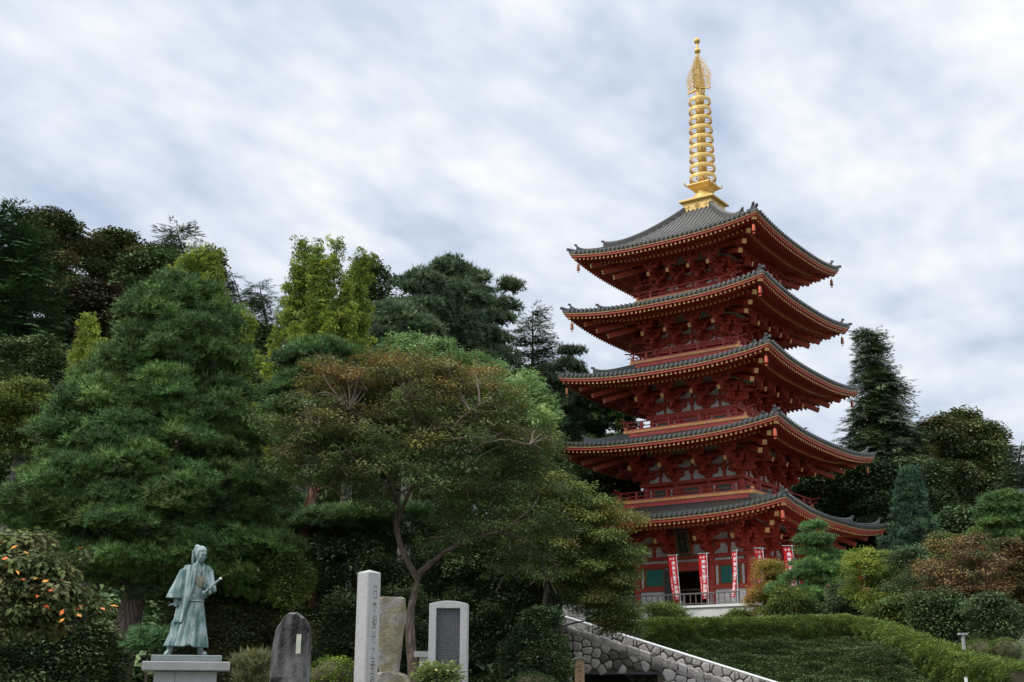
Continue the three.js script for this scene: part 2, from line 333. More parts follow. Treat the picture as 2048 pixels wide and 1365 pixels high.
const big = block(0.52, 0.30), small = block(0.30, 0.24), armLong = arm(1.42, 0.34, 0.22), armMid = arm(1.20, 0.28, 0.2), armPer = arm(2.0, 0.34, 0.2).rotateY(Math.PI / 2), T3 = (x, y, z) => new THREE.Matrix4().makeTranslation(x, y, z);
function buildStorey(i) {
  const S = STOREYS[i], w = S.w, bz = S.e - 2.67, inner = w * 0.35, st = sub('storey', pagoda), cols = [-w, -inner, inner], allc = [-w, -inner, inner, w];
  const side = (name, m, fn) => { const mb = new MB(); fn(mb); const g = mb.geo(); for (let k = 0; k < 4; k++) { const o = mesh(name, g, m, st); o.rotation.y = k * Math.PI / 2; } };
  const floorY = i ? S.by - 0.3 : BASE, r = i ? 0.20 : 0.27;
  for (let k = 0; k < 4; k++) for (const x of cols) { const c = new MB(); c.cyl(0, floorY, 0, r, r, bz - 0.2 - floorY, 14); const p = V(x, 0, w).applyMatrix4(quarter(k)); c.build('column', M.red, st, p); }
  // wall panels behind the columns, and the core above
  const zb = w - 0.02;
  side('beam', M.red, (m) => m.box(0, bz - 0.10, w + 0.10, 2 * w + 0.75, 0.24, 0.30));
  side('beam', M.red, (m) => m.box(0, bz + 0.83, w + 0.06, 2 * w + 0.5, 0.22, 0.24));
  side('beam', M.redDeep, (m) => m.box(0, bz + 1.78, w + 0.05, 2 * w + 0.5, 0.24, 0.24));
  side('plaster_panel', M.plaster, (m) => m.box(0, bz + 1.3, zb - 0.1, 2 * w - 0.02, 2.56, 0.2));
  // struts between the brackets with a bearing block on each
  for (let k = 0; k < 4; k++) for (const x of [-(w + inner) / 2, 0, (w + inner) / 2]) { const m = new MB(); m.box(x, bz + 0.24, zb + 0.06, 0.17, 0.46, 0.12); m.add(small, T3(x, bz + 0.47, zb + 0.10)); m.box(x, bz + 1.18, zb + 0.05, 0.15, 0.5, 0.1); m.add(small, T3(x, bz + 1.43, zb + 0.10)); const o = m.build('strut', M.red, st); o.rotation.y = k * Math.PI / 2; }
  // three-stepped bracket sets with a yellow-ended tail rafter
  const set = (corner) => {
    const m = new MB(), t = new MB();
    m.add(big, T3(0, bz + 0.02, 0.02)); m.add(armLong, T3(0, bz + 0.26, 0.12)); m.add(armPer, T3(0, bz + 0.28, 0.1));
    for (const x of [-0.56, 0, 0.56]) m.add(small, T3(x, bz + 0.58, 0.14));
    m.add(small, T3(0, bz + 0.60, 0.80)); m.add(armMid, T3(0, bz + 0.82, 0.80)); for (const x of [-0.5, 0, 0.5]) m.add(small, T3(x, bz + 1.12, 0.80));
    m.add(armPer, T3(0, bz + 0.84, 0.75)); m.add(armLong, T3(0, bz + 1.2, 0.12)); for (const x of [-0.56, 0.56]) m.add(small, T3(x, bz + 1.50, 0.14));
    m.add(small, T3(0, bz + 1.12, 1.55)); m.add(armMid, T3(0, bz + 1.36, 1.9)); for (const x of [-0.5, 0, 0.5]) m.add(small, T3(x, bz + 1.66, 1.9));
    m.beam(V(0, bz + 0.86, 2.36), V(0, bz + 1.62, 0), 0.2, 0.27); t.box(0, bz + 0.85, 2.37, 0.225, 0.30, 0.03, 0, 0.31);
    m.box(0, bz + 1.2, 2.0, 0.3, 0.36, 0.3);
    return [m.geo(), t.geo()];
  }, [bg, tg] = set();
  for (let k = 0; k < 4; k++) for (const x of allc) {
    const p = V(x, 0, w).applyMatrix4(quarter(k)), a = mesh('bracket', bg, M.redDeep, st, p), b = mesh('tail_rafter_end', tg, M.yellow, st, p); a.rotation.y = b.rotation.y = k * Math.PI / 2;
  }
  side('eave_purlin', M.redDeep, (m) => m.box(0, bz + 2.0, w + 1.9, 2 * (w + 1.9) + 0.5, 0.26, 0.22));
  side('bracket_purlin', M.redDeep, (m) => m.box(0, bz + 1.42, w + 0.80, 2 * (w + 0.8) + 0.4, 0.18, 0.16));
  if (i === 0) return buildGround(st, side, bz);
  // upper walls: red boarding, green lattice windows with white slips, and dark doors in the middle bay
  const wy0 = floorY, wy1 = bz - 0.2, side3 = (name, m, fn) => { for (let k = 0; k < 4; k++) for (const s of name === 'door' ? [0] : [-1, 1]) { const mb = new MB(); fn(mb, s * (w + inner) / 2); const o = mb.build(name, m, st); o.rotation.y = k * Math.PI / 2; } };
  side('wall', M.redDeep, (m) => m.box(0, (wy0 + wy1) / 2, w - 0.1, 2 * w - 0.1, wy1 - wy0, 0.16));
  const wt = bz - 0.56, wb = S.by + 0.1; if (wt - wb < 0.2) return;
  const bay = w - inner;
  side3('window', M.green, (m, x) => { const ww = bay * 0.44; for (let q = 0; q < 9; q++) m.box(x + (q / 8 - 0.5) * (ww - 0.06), (wt + wb) / 2, w + 0.02, 0.07, wt - wb, 0.07); m.box(x, (wt + wb) / 2, w - 0.005, ww, wt - wb, 0.03); });
  side3('window_frame', M.red, (m, x) => { const ww = bay * 0.44; m.box(x, wt + 0.05, w + 0.03, ww + 0.2, 0.1, 0.12); m.box(x, wb - 0.05, w + 0.03, ww + 0.2, 0.1, 0.12); for (const s of [-1, 1]) m.box(x + s * (ww / 2 + 0.05), (wt + wb) / 2, w + 0.03, 0.1, wt - wb - 0.004, 0.12); });
  for (const s of [-1, 1]) side3('plaster_slip', M.plaster, (m, x) => m.box(x + s * bay * 0.345, (wt + wb) / 2 + 0.02, w + 0.005, 0.13, wt - wb + 0.1, 0.06));
  side3('door', M.lattice, (m) => { const ww = inner * 1.05; m.box(0, (wt + wb) / 2 + 0.06, w + 0.0, ww, wt - wb + 0.12, 0.05); for (let q = 0; q < 7; q++) m.box((q / 6 - 0.5) * (ww - 0.05), (wt + wb) / 2 + 0.06, w + 0.04, 0.035, wt - wb + 0.1, 0.04); });
}
function buildGround(st, side, bz) {
  const w = 4.2, inner = 1.47;
  side('beam', M.red, (m) => m.box(0, 9.915, w + 0.12, 2 * w + 0.1, 0.29, 0.26));
  side('plaster_strip', M.plaster, (m) => { for (const [x, L] of [[-(w + inner) / 2, 2.1], [0, 2.3], [(w + inner) / 2, 2.1]]) m.box(x, 10.15, w + 0.06, L, 0.18, 0.1); });
  for (let k = 0; k < 4; k++) for (const s of [-1, 1]) {
    const x = s * (w + inner) / 2, put = (name, m, fn) => { const mb = new MB(); fn(mb); mb.build(name, m, st).rotation.y = k * Math.PI / 2; };
    put('wall', M.redDeep, (m) => m.box(x, 8.35, w - 0.05, w - inner, 3.0, 0.1));
    put('window', M.green, (m) => m.box(x, 9.12, w + 0.03, 1.36, 1.1, 0.06));
    put('window_frame', M.woodFrame, (m) => { m.box(x, 9.72, w + 0.06, 1.66, 0.10, 0.12); m.box(x, 8.52, w + 0.06, 1.66, 0.10, 0.12); for (const q of [-1, 1]) m.box(x + q * 0.755, 9.12, w + 0.06, 0.15, 1.098, 0.12); });
    for (const q of [-1, 1]) put('plaster_slip', M.plaster, (m) => m.box(x + q * 0.94, 9.12, w + 0.04, 0.17, 1.3, 0.1));
    put('sill_beam', M.red, (m) => m.box(x, 8.33, w + 0.14, 2.4, 0.26, 0.26));
    put('plaster_panel', M.plaster, (m) => m.box(x, 7.62, w + 0.06, 2.18, 1.14, 0.1));
    put('ground_sill', M.red, (m) => m.box(x, 6.96, w + 0.10, 2.4, 0.18, 0.22));
  }
  // door in the middle bay of each side, its left leaf folded back
  side('door_lintel', M.red, (m) => { m.box(0, 9.64, w + 0.12, 2.5, 0.24, 0.24); m.box(0, 9.49, w + 0.16, 2.4, 0.06, 0.3); });
  side('door_jamb', M.redDeep, (m) => { for (const s of [-1, 1]) m.box(s * 1.14, 8.2, w + 0.03, 0.16, 2.62, 0.18); });
  for (const s of [-1]) { const m = new MB(); m.box(s * 1.66, 8.26, w + 0.33, 0.58, 2.7, 0.06); for (const y of [7.2, 8.2, 9.2]) m.box(s * 1.66, y, w + 0.37, 0.58, 0.1, 0.03); m.build('door_leaf', M.leafDoor, st); }
  const rm = new MB(); rm.box(0, 8.3, 0, 6.8, 0.1, 6.8); rm.build('inner_shelf', M.wood, st);
  const fl = new MB(); fl.box(0, BASE - 0.05, 0, 2 * w + 2.2, 0.22, 2 * w + 2.2); fl.build('stone_plinth', M.slab, st);
  const ceil = new MB(); ceil.box(0, 9.9, 0, 2 * w - 0.3, 0.1, 2 * w - 0.3); ceil.build('ceiling', M.wood, st);
}
function buildBalcony(i) {
  const S = STOREYS[i], b = S.b, y = S.by, bal = sub('balcony', pagoda);
  const each = (name, m, fn) => { const mb = new MB(); fn(mb); const g = mb.geo(); for (let k = 0; k < 4; k++) mesh(name, g, m, bal).rotation.y = k * Math.PI / 2; };
  const fl = new MB(); fl.box(0, y - 0.12, 0, 2 * b - 0.12, 0.12, 2 * b - 0.12); fl.build('floor_boards', M.rose, bal);
  each('gold_edge', M.goldPaint, (m) => m.box(0, y - 0.10, b, 2 * b + 0.1, 0.19, 0.13));
  each('fascia', M.rose, (m) => m.box(0, y - 0.345, b - 0.05, 2 * b - 0.1, 0.29, 0.1));
  const inner = b * 0.253, posts = [-b * 0.725, -inner, inner, b * 0.725], T = y + 0.60, Mi = y + 0.29;
  for (let k = 0; k < 4; k++) {
    for (const x of posts) { const m = new MB(); m.box(x, y + 0.27, b - 0.09, 0.17, 0.54, 0.13); m.box(x, y + 0.56, b - 0.09, 0.12, 0.06, 0.1); m.build('railing_post', M.rose, bal).rotation.y = k * Math.PI / 2; }
    const rail = (name, yy, r, over, lift) => { const m = new MB(); m.tube([V(-b - over, yy + lift, b - 0.09), V(-b - over * 0.4, yy + lift * 0.25, b - 0.09), V(-b, yy, b - 0.09), V(b, yy, b - 0.09), V(b + over * 0.4, yy + lift * 0.25, b - 0.09), V(b + over, yy + lift, b - 0.09)], [r, r], 8, 1); m.build(name, M.rose, bal).rotation.y = k * Math.PI / 2; };
    rail('top_rail', T + (k % 2) * 0.05, 0.052, 0.62, 0.10); rail('middle_rail', Mi + (k % 2) * 0.06, 0.042, 0.42, 0.03);
    { const m = new MB(); m.box(0, y + 0.06, b - 0.09, 2 * b + 0.2, 0.10, 0.12); m.build('bottom_rail', M.rose, bal).rotation.y = k * Math.PI / 2; }
    const c = V(b - 0.02, y, b - 0.02).applyMatrix4(quarter(k));
    { const m = new MB(); m.box(0, -0.20, 0, 0.27, 0.42, 0.27, Math.PI / 4 * 0); m.add(new THREE.SphereGeometry(0.13, 10, 8), T3(0, 0.13, 0)); m.build('corner_fitting', M.goldPaint, bal, c); }
    { const m = new MB(); m.cyl(0, 0.2, 0, 0.07, 0.07, 0.5, 8); m.build('corner_post', M.rose, bal, c.clone().multiply(V(0.983, 1, 0.983))); }
  }
}
for (let i = 0; i < 5; i++) { buildRoof(i); buildStorey(i); if (i) buildBalcony(i); }
// solid core between the storeys so that no sky shows through
{ const m = new MB(); for (let i = 0; i < 5; i++) { const S = STOREYS[i]; m.box(0, S.e - 1.4, 0, 2 * S.w - 0.6, 2.6, 2 * S.w - 0.6); if (i) m.box(0, S.by + 0.2, 0, 2 * S.w - 0.5, 2.1, 2 * S.w - 0.5); } m.build('core', M.red, pagoda); }

// spire
{
  const sp = sub('spire', pagoda), G = M.gold;
  const part = (name, m, fn, pos) => { const mb = new MB(); fn(mb); return mb.build(name, m, sp, pos); };
  part('spire_base', G, (m) => { m.box(0, 36.95, 0, 2.36, 1.0, 2.36); });
  part('spire_slab', G, (m) => { const s = (y, h) => [V(-h, y, h), V(h, y, h), V(h, y, -h), V(-h, y, -h)], rows = [s(37.38, 1.22), s(37.47, 1.44), s(37.58, 1.44), s(37.64, 1.36), s(37.70, 0.9)]; m.loft(rows).cap(rows[0], true).cap(rows[4]); });
  for (let k = 0; k < 4; k++) for (const x of [-0.74, 0, 0.74]) {
    const m = new MB(); if (x) { for (const a of [0, 1, 2, 3]) { m.box(x + Math.sin(a * Math.PI / 2) * 0.1, 36.98 + Math.cos(a * Math.PI / 2) * 0.1, 1.184, a % 2 ? 0.13 : 0.05, a % 2 ? 0.05 : 0.13, 0.02); m.box(x + Math.sin(a * Math.PI / 2) * 0.16, 36.98 + Math.cos(a * Math.PI / 2) * 0.16, 1.186, a % 2 ? 0.04 : 0.1, a % 2 ? 0.1 : 0.04, 0.02); } }
    else { for (let q = 0; q < 8; q++) { const a = q * Math.PI / 4; m.add(new THREE.TorusGeometry(0.075, 0.016, 4, 8), T3(Math.cos(a) * 0.15, 36.98 + Math.sin(a) * 0.15, 1.183)); m.box(Math.cos(a) * 0.05, 36.98 + Math.sin(a) * 0.05, 1.184, 0.03, 0.03, 0.02); } }
    m.build(x ? 'cross_mark' : 'wheel_mark', M.goldDark, sp).rotation.y = k * Math.PI / 2;
  }
  part('dome', G, (m) => m.lathe([[0.86, 37.64], [0.87, 37.85], [0.80, 38.12], [0.66, 38.30], [0.58, 38.36], [0.60, 38.42], [0.55, 38.5], [0, 38.5]], 28));
  part('bowl', G, (m) => { const s = (y, h) => [V(-h, y, h), V(h, y, h), V(h, y, -h), V(-h, y, -h)], rows = [s(38.44, 0.52), s(38.52, 0.62), s(38.62, 0.66), s(38.86, 0.98), s(38.92, 1.0), s(38.98, 0.98), s(38.99, 0.6)]; m.loft(rows).cap(rows[0], true).cap(rows[6]); });
  for (let k = 0; k < 4; k++) { const m = new MB(); m.tube([V(0.92, 38.88, 0.92), V(1.04, 38.97, 1.04), V(1.07, 39.12, 1.07), V(1.01, 39.2, 1.01)], [0.07, 0.03], 6, 3); m.build('bowl_horn', G, sp).rotation.y = k * Math.PI / 2; }
  for (let k = 0; k < 8; k++) { const m = new MB(), a = k * Math.PI / 4; m.tube([V(0.35, 38.98, 0), V(0.62, 39.05, 0), V(0.74, 39.22, 0), V(0.70, 39.34, 0)], [0.16, 0.10, 0.02], 6, 3); m.build('lotus_petal', G, sp).rotation.y = a; }
  part('shaft', G, (m) => m.lathe([[0.34, 38.9], [0.24, 39.4], [0.22, 46.0], [0.27, 46.6], [0.22, 47.0], [0.16, 47.3], [0.15, 48.4], [0.11, 48.5], [0.10, 50.0], [0.085, 51.4], [0.0, 51.45]], 16));
  for (let q = 0; q < 9; q++) {
    const y = 39.62 + q * 0.815, r = lerp(1.03, 0.86, q / 8), m = new MB();
    m.lathe([[r, y - 0.15], [r * 1.01, y], [r, y + 0.15], [r - 0.05, y + 0.16], [r - 0.07, y], [r - 0.05, y - 0.16], [r, y - 0.15]], 36);
    for (let k = 0; k < 8; k++) { const a = k * Math.PI / 4 + 0.2, d = V(Math.cos(a), 0, Math.sin(a)), e = V(Math.cos(a + 0.2), 0, Math.sin(a + 0.2)); m.bar(d.clone().multiplyScalar(0.25).setY(y), e.multiplyScalar(r - 0.05).setY(y - 0.02), 0.022, 5); }
    m.build('spire_ring', G, sp);
    const h = new MB(); h.lathe([[0.24, y - 0.28], [0.30, y - 0.22], [0.33, y + 0.02], [0.31, y + 0.2], [0.24, y + 0.24]], 18); for (let k = 0; k < 14; k++) { const a = k / 14 * 2 * Math.PI; h.bar(V(Math.cos(a) * 0.315, y - 0.2, Math.sin(a) * 0.315), V(Math.cos(a) * 0.335, y + 0.14, Math.sin(a) * 0.335), 0.018, 4); } h.build('ring_hub', G, sp);
    if (q === 0) for (let k = 0; k < 8; k++) { const a = k * Math.PI / 4, b = new MB(); b.bar(V(0, 0, 0), V(0, -0.14, 0), 0.012, 4); b.lathe([[0, -0.12], [0.045, -0.16], [0.06, -0.32], [0, -0.32]], 8); b.build('ring_bell', M.goldDark, sp, V(Math.cos(a) * r, y - 0.15, Math.sin(a) * r)); }
  }
  // four panels of flame fretwork set crosswise round the shaft
  const fl = new MB(), fb = new MB(), R = rng(5);
  fb.tube([V(0.14, 47.28, 0), V(0.5, 47.22, 0), V(0.86, 47.12, 0), V(1.02, 47.18, 0)], [0.085, 0.075, 0.05], 6, 3); fb.bar(V(0.5, 47.2, 0), V(0.5, 46.92, 0), 0.03, 5); fb.bar(V(0.92, 47.12, 0), V(0.92, 46.8, 0), 0.016, 4); fb.add(new THREE.TorusGeometry(0.13, 0.035, 5, 10), T3(0.36, 47.02, 0));
  const half = (y) => { const t = clamp((y - 47.2) / 3.05, 0, 1); return 1.16 * Math.pow(1 - t, 0.5) * (0.86 + 0.62 * t); };   // leaf-shaped outline of a panel
  for (let q = 0; q < 9; q++) {                // rising stems that lick outwards
    const k0 = (q + 0.6) / 9, pts = [], y1 = lerp(50.1, 48.6, k0 * k0);
    const X = (y) => k0 * half(y) * 0.92 + 0.05 * Math.sin(y * 5.5 + q * 1.7) + 0.05;
    for (let k = 0; k <= 8; k++) { const y = lerp(47.22, y1, k / 8); pts.push(V(X(y), y, 0.015 * Math.sin(q))); }
    fl.tube(pts, [0.026, 0.016], 5, 2);
    for (let k = 0; k < 9; k++) { const y = lerp(47.3, y1, 0.04 + k * 0.115), x = X(y), L = 0.10 + 0.05 * R(), s = k % 3 === 1 && q > 1 ? -0.7 : 1; fl.tube([V(x, y, 0), V(x + s * L * 0.8, y + 0.03, 0), V(x + s * L * 1.0, y + L * 1.0, 0), V(x + s * L * 0.8, y + L * 1.9, 0)], [0.020, 0.007], 4, 2); if (k % 2) fl.add(new THREE.TorusGeometry(0.05, 0.015, 4, 8), T3(x + 0.04, y + 0.02, 0)); }
  }
  const fg = fl.geo(), bg = fb.geo();
  for (let k = 0; k < 4; k++) { mesh('flame_panel', fg, G, sp).rotation.y = k * Math.PI / 2; mesh('flame_bracket', bg, G, sp).rotation.y = k * Math.PI / 2; }
  for (const y of [50.62, 51.50]) part('finial_ball', G, (m) => { m.add(new THREE.SphereGeometry(0.255, 20, 14), T3(0, y, 0)); if (y > 51) m.lathe([[0.06, y + 0.24], [0.03, y + 0.32], [0, y + 0.42]], 8); });
}

// wind bells under the corners: [roof, corner] with corner 0 = right of the photo, 1 = nearest, 3 = left
{
  const words = ['lowest', 'second', 'third', 'fourth', 'topmost'], cw = { 0: 'far right', 1: 'near', 3: 'left' };
  for (let i = 4; i >= 0; i--) for (const c of [3, 1, 0]) {
    const S = STOREYS[i], q = S.a - 0.45, k = { 1: 0, 0: 1, 3: 3 }[c];
    const p = V(q, S.e - 0.62, q).applyMatrix4(quarter(k)), wp = local(p.x, p.y, p.z);
    const t = thing('wind_bell', `small bronze wind bell hanging from the ${cw[c]} corner of the ${words[i] === 'lowest' || words[i] === 'topmost' ? words[i] : words[i] + '-from-bottom'} pagoda roof`, 'wind bell', wp, PTURN, 'wind bells under the pagoda eaves');
    const near = c === 1, m = near ? M.bellRed : M.bell;
    { const b = new MB(); b.bar(V(0, 0.2, 0), V(0, -0.18, 0), 0.016, 5); b.build('chain', M.iron, t); }
    { const b = new MB(); b.lathe([[0, -0.16], [0.07, -0.18], [0.10, -0.24], [0.115, -0.5], [0.125, -0.66], [0.105, -0.66], [0.09, -0.3], [0, -0.22]], 14); b.build('bell_body', m, t); }
    { const b = new MB(); b.bar(V(0, -0.55, 0), V(0, -0.82, 0), 0.012, 4); b.box(0, -0.80, 0, 0.17, 0.06, 0.02); b.build('clapper', m, t); }
  }
}
// ---------------------------------------------------------------- lettering: strokes on a 10 x 10 grid, each word a line through digit pairs x y
const GLYPH = {
  奉: '1292 2474 0696 5004 4415 5529 5459 3767 2888', 納: '2012 1234 3412 2529 0517 3546 4749 4393 9399 6264 6458 6484', 南: '1292 5053 1319 1393 9399 3546 7566 3575 3777 5669', 無: '2011 0292 1585 0797 2337 4347 6367 8387 1829 3939 6869 8899',
  大: '0393 5003 5059 5419 5499', 聖: '0141 1121 1115 4145 1323 0545 5191 5155 9195 5595 1686 5659 1888 0999', 不: '0191 5119 5359 5596', 動: '0252 1444 1447 4447 1747 3129 0858 0959 5393 9398 9888 7159 7058', 明: '1141 1118 4148 1444 1848 5190 9099 5159 5393 5696', 王: '1191 1494 0999 5159',
  日: '2080 2029 8089 2484 2989', 本: '0292 5059 5205 5295 3767', 観: '0242 2040 0444 1449 1545 2646 0949 5090 5056 9096 5393 5696 6659 7679 7999', 光: '5054 2023 8083 0494 4409 6469 6999', 山: '5058 1318 9398 1898', 内: '1219 1292 9299 5026 5286', 八: '4009 6099', 十: '0494 5059', 之: '5051 1282 8219 1999', 霊: '1090 0292 0224 9294 5054 2353 6383 1585 4548 6568 0999', 道: '1123 0513 1319 1999 4141 5080 4292 6253 3393 4487 4885', 場: '0333 2028 0838 4080 4044 8084 4282 4484 3696 6549 7668 9699',
};
function writeText(ctx, text, x, y, s, sy = s) {
  for (let k = 0; k < text.length; k++) for (const w of (GLYPH[text[k]] || '').split(' ')) {
    ctx.beginPath(); for (let i = 0; i < w.length; i += 2) ctx[i ? 'lineTo' : 'moveTo'](x + (+w[i] + 0.5) * s / 10, y + k * sy * 1.12 + (+w[i + 1] + 0.5) * sy / 10); ctx.stroke();
  }
}
function canvasTex(w, h, fn) { const c = document.createElement('canvas'); c.width = w; c.height = h; fn(c.getContext('2d')); const t = new THREE.CanvasTexture(c); t.colorSpace = THREE.SRGBColorSpace; return t; }
function panelUV(w, h, sx = 1, sy = 1) { return new THREE.PlaneGeometry(w, h, sx, sy); }

// name plaque under the lowest eaves, leaning forward
{
  const p = local(0.06, 11.25, 5.55), t = thing('name_plaque', 'black framed name plaque with gold lines leaning out over the pagoda door', 'plaque', p, PTURN);
  const R = new THREE.Matrix4().makeRotationX(0.30), put = (name, m, mb) => { const g = mb.geo(); g.applyMatrix4(R); return mesh(name, g, m, t); };
  const tex = canvasTex(128, 256, (c) => { c.fillStyle = '#14140f'; c.fillRect(0, 0, 128, 256); c.strokeStyle = '#5e5a3e'; c.lineWidth = 5; writeText(c, '不動王', 34, 18, 60, 62); });
  { const g = panelUV(0.72, 1.46).translate(0, 0, 0.055); g.applyMatrix4(R); const m = mesh('plaque_face', g, mat(1, 1, 1, 0.5, { map: tex }), t); }
  put('plaque_board', M.dark, new MB().box(0, 0, 0, 1.02, 1.84, 0.09));
  const fr = M.goldDark; for (const [hx, hy, z] of [[0.52, 0.93, 0.02], [0.37, 0.74, 0.06]]) for (const s of [-1, 1]) { put('frame_strip', fr, new MB().box(s * hx, 0, z, 0.035, hy * 2 - 0.04, 0.06)); put('frame_strip', fr, new MB().box(0, s * hy, z, hx * 2 + 0.035, 0.035, 0.06)); }
}

// terrace the pagoda stands on, with its white front wall and coping
{
  const t = thing('terrace', 'long whitewashed and grey stained terrace wall with pale coping below the pagoda', 'terrace wall', PAG.clone(), PTURN), z = 8.6, x0 = -9, x1 = 12.5;
  new MB().box((x0 + x1) / 2, 6.2, -0.4, x1 - x0 - 0.2, 1.1, 17.4).build('terrace_fill', M.paving, t);
  new MB().box(-1.7, 5.75, z, 15.0, 1.9, 0.3).build('white_wall', M.whitewash, t);
  new MB().box(9.2, 5.75, z - 0.01, 6.6, 1.9, 0.3).build('stained_wall', M.concrete, t);
  new MB().box(x1 - 0.1, 5.75, 0, 0.3, 1.9, 17.4).build('side_wall', M.concrete, t);
  for (let k = 0; k < 8; k++) { const L = (x1 - x0) / 8; new MB().box(x0 + (k + 0.5) * L, 6.775, z + 0.02, L - 0.015, 0.14, 0.5).build('coping_stone', M.white, t); }
}
{
  const t = thing('metal_railing', 'grey metal railing along the terrace edge before the pagoda door', 'railing', PAG.clone(), PTURN), z = 8.45;
  new MB().box(0.6, 7.6, z, 9.6, 0.09, 0.09).build('top_rail', M.steel, t); new MB().box(0.6, 6.98, z, 9.6, 0.05, 0.05).build('bottom_rail', M.steel, t);
  for (let k = 0; k <= 5; k++) new MB().box(-4.15 + k * 1.9, 7.2, z, 0.09, 0.74, 0.09).build('railing_post', M.steel, t);
  for (let k = 0; k < 24; k++) { const x = -4.15 + (k + 0.5) * 9.5 / 24; new MB().box(x, 7.28, z, 0.05, 0.56, 0.05).build('baluster', M.steel, t); }
}
// prayer banners on poles along the terrace edge
{
  const tex = canvasTex(128, 512, (c) => {
    c.fillStyle = '#c8101f'; c.fillRect(0, 0, 128, 512); c.strokeStyle = '#f3eef0'; c.lineWidth = 5; writeText(c, '納', 20, 14, 30, 30); writeText(c, '奉', 72, 14, 30, 30);
    c.lineWidth = 9; writeText(c, '南無大聖不動明王', 44, 56, 62, 50); c.lineWidth = 3; writeText(c, '日本霊場山内', 8, 250, 22, 34);
  });
  const cloth = mat(1, 1, 1, 0.85, { map: tex, side: THREE.DoubleSide }), pole = mat(0.72, 0.78, 0.84, 0.4);
  const where = ['directly before the left door jamb, leaning left', 'before the right door jamb', 'before the right-hand green window, swaying left', 'above the yellowing maple at the pagoda corner', 'just left of the young pine', 'seen through the young pine, half hidden', 'farthest along the terrace above the yellow-green maple'];
  [[1.22, 10.16, -0.07, 0.15], [3.16, 10.14, 0.0, 0.1], [5.15, 10.2, 0.04, -0.9], [7.15, 10.2, -0.05, 1.5], [9.1, 10.24, -0.05, 1.1], [11.6, 9.75, -0.05, 0.6], [13.5, 9.3, 0, 0.8]].forEach(([x, top, lean, turn], i) => {
    const h = top - 6.8, t = thing('prayer_banner', `red and white vertical prayer banner ${where[i]}`, 'banner', local(x, 6.8, 8.25), PTURN + turn * 0.6, 'red prayer banners along the terrace');
    new MB().bar(V(0, 0, 0), V(lean * h, h, 0), 0.022, 7).build('pole', pole, t);
    new MB().bar(V(lean * h - 0.60, h - 0.04, 0), V(lean * h + 0.18, h - 0.04, 0), 0.014, 6).build('crossbar', M.white, t);
    const L = 2.78, g = panelUV(0.54, L, 6, 18), p = g.attributes.position;
    for (let k = 0; k < p.count; k++) { const u = p.getX(k) / 0.54, v = 0.5 - p.getY(k) / L; p.setXYZ(k, lean * (h - v * L) + (u - 0.5) * 0.54 * (1 - 0.05 * v) - 0.03 - (i === 2 ? 0.22 * v * v : 0), h - 0.12 - v * L, 0.06 * Math.sin(v * 5 + i * 1.3 + u * 2) * (0.2 + v) + 0.03 * Math.sin(u * 6 + i)); }
    g.computeVertexNormals(); mesh('cloth', g, cloth, t);
    for (let k = 0; k < 5; k++) { const y = h - 0.25 - k * 0.62; new MB().box(lean * y - 0.02, y, 0, 0.10, 0.045, 0.03).build('tie_loop', M.white, t); }
  });
}
{ // small dark notice case behind the young pine
  const p = at(1640, 1194, 79), t = thing('notice_case', 'small dark display case with white frame behind the young pine', 'display case', p, PTURN);
  new MB().box(0, 0.18, 0, 0.62, 0.5, 0.3).build('case_body', M.dark, t); new MB().box(0, 0.5, 0.02, 0.74, 0.12, 0.4).build('case_roof', M.white, t);
  for (const x of [-0.33, 0, 0.33]) new MB().box(x, 0.18, 0.17, 0.04, 0.5, 0.03).build('case_frame', M.white, t); new MB().box(0, -0.85, 0, 0.1, 1.6, 0.1).build('post', M.white, t);
}

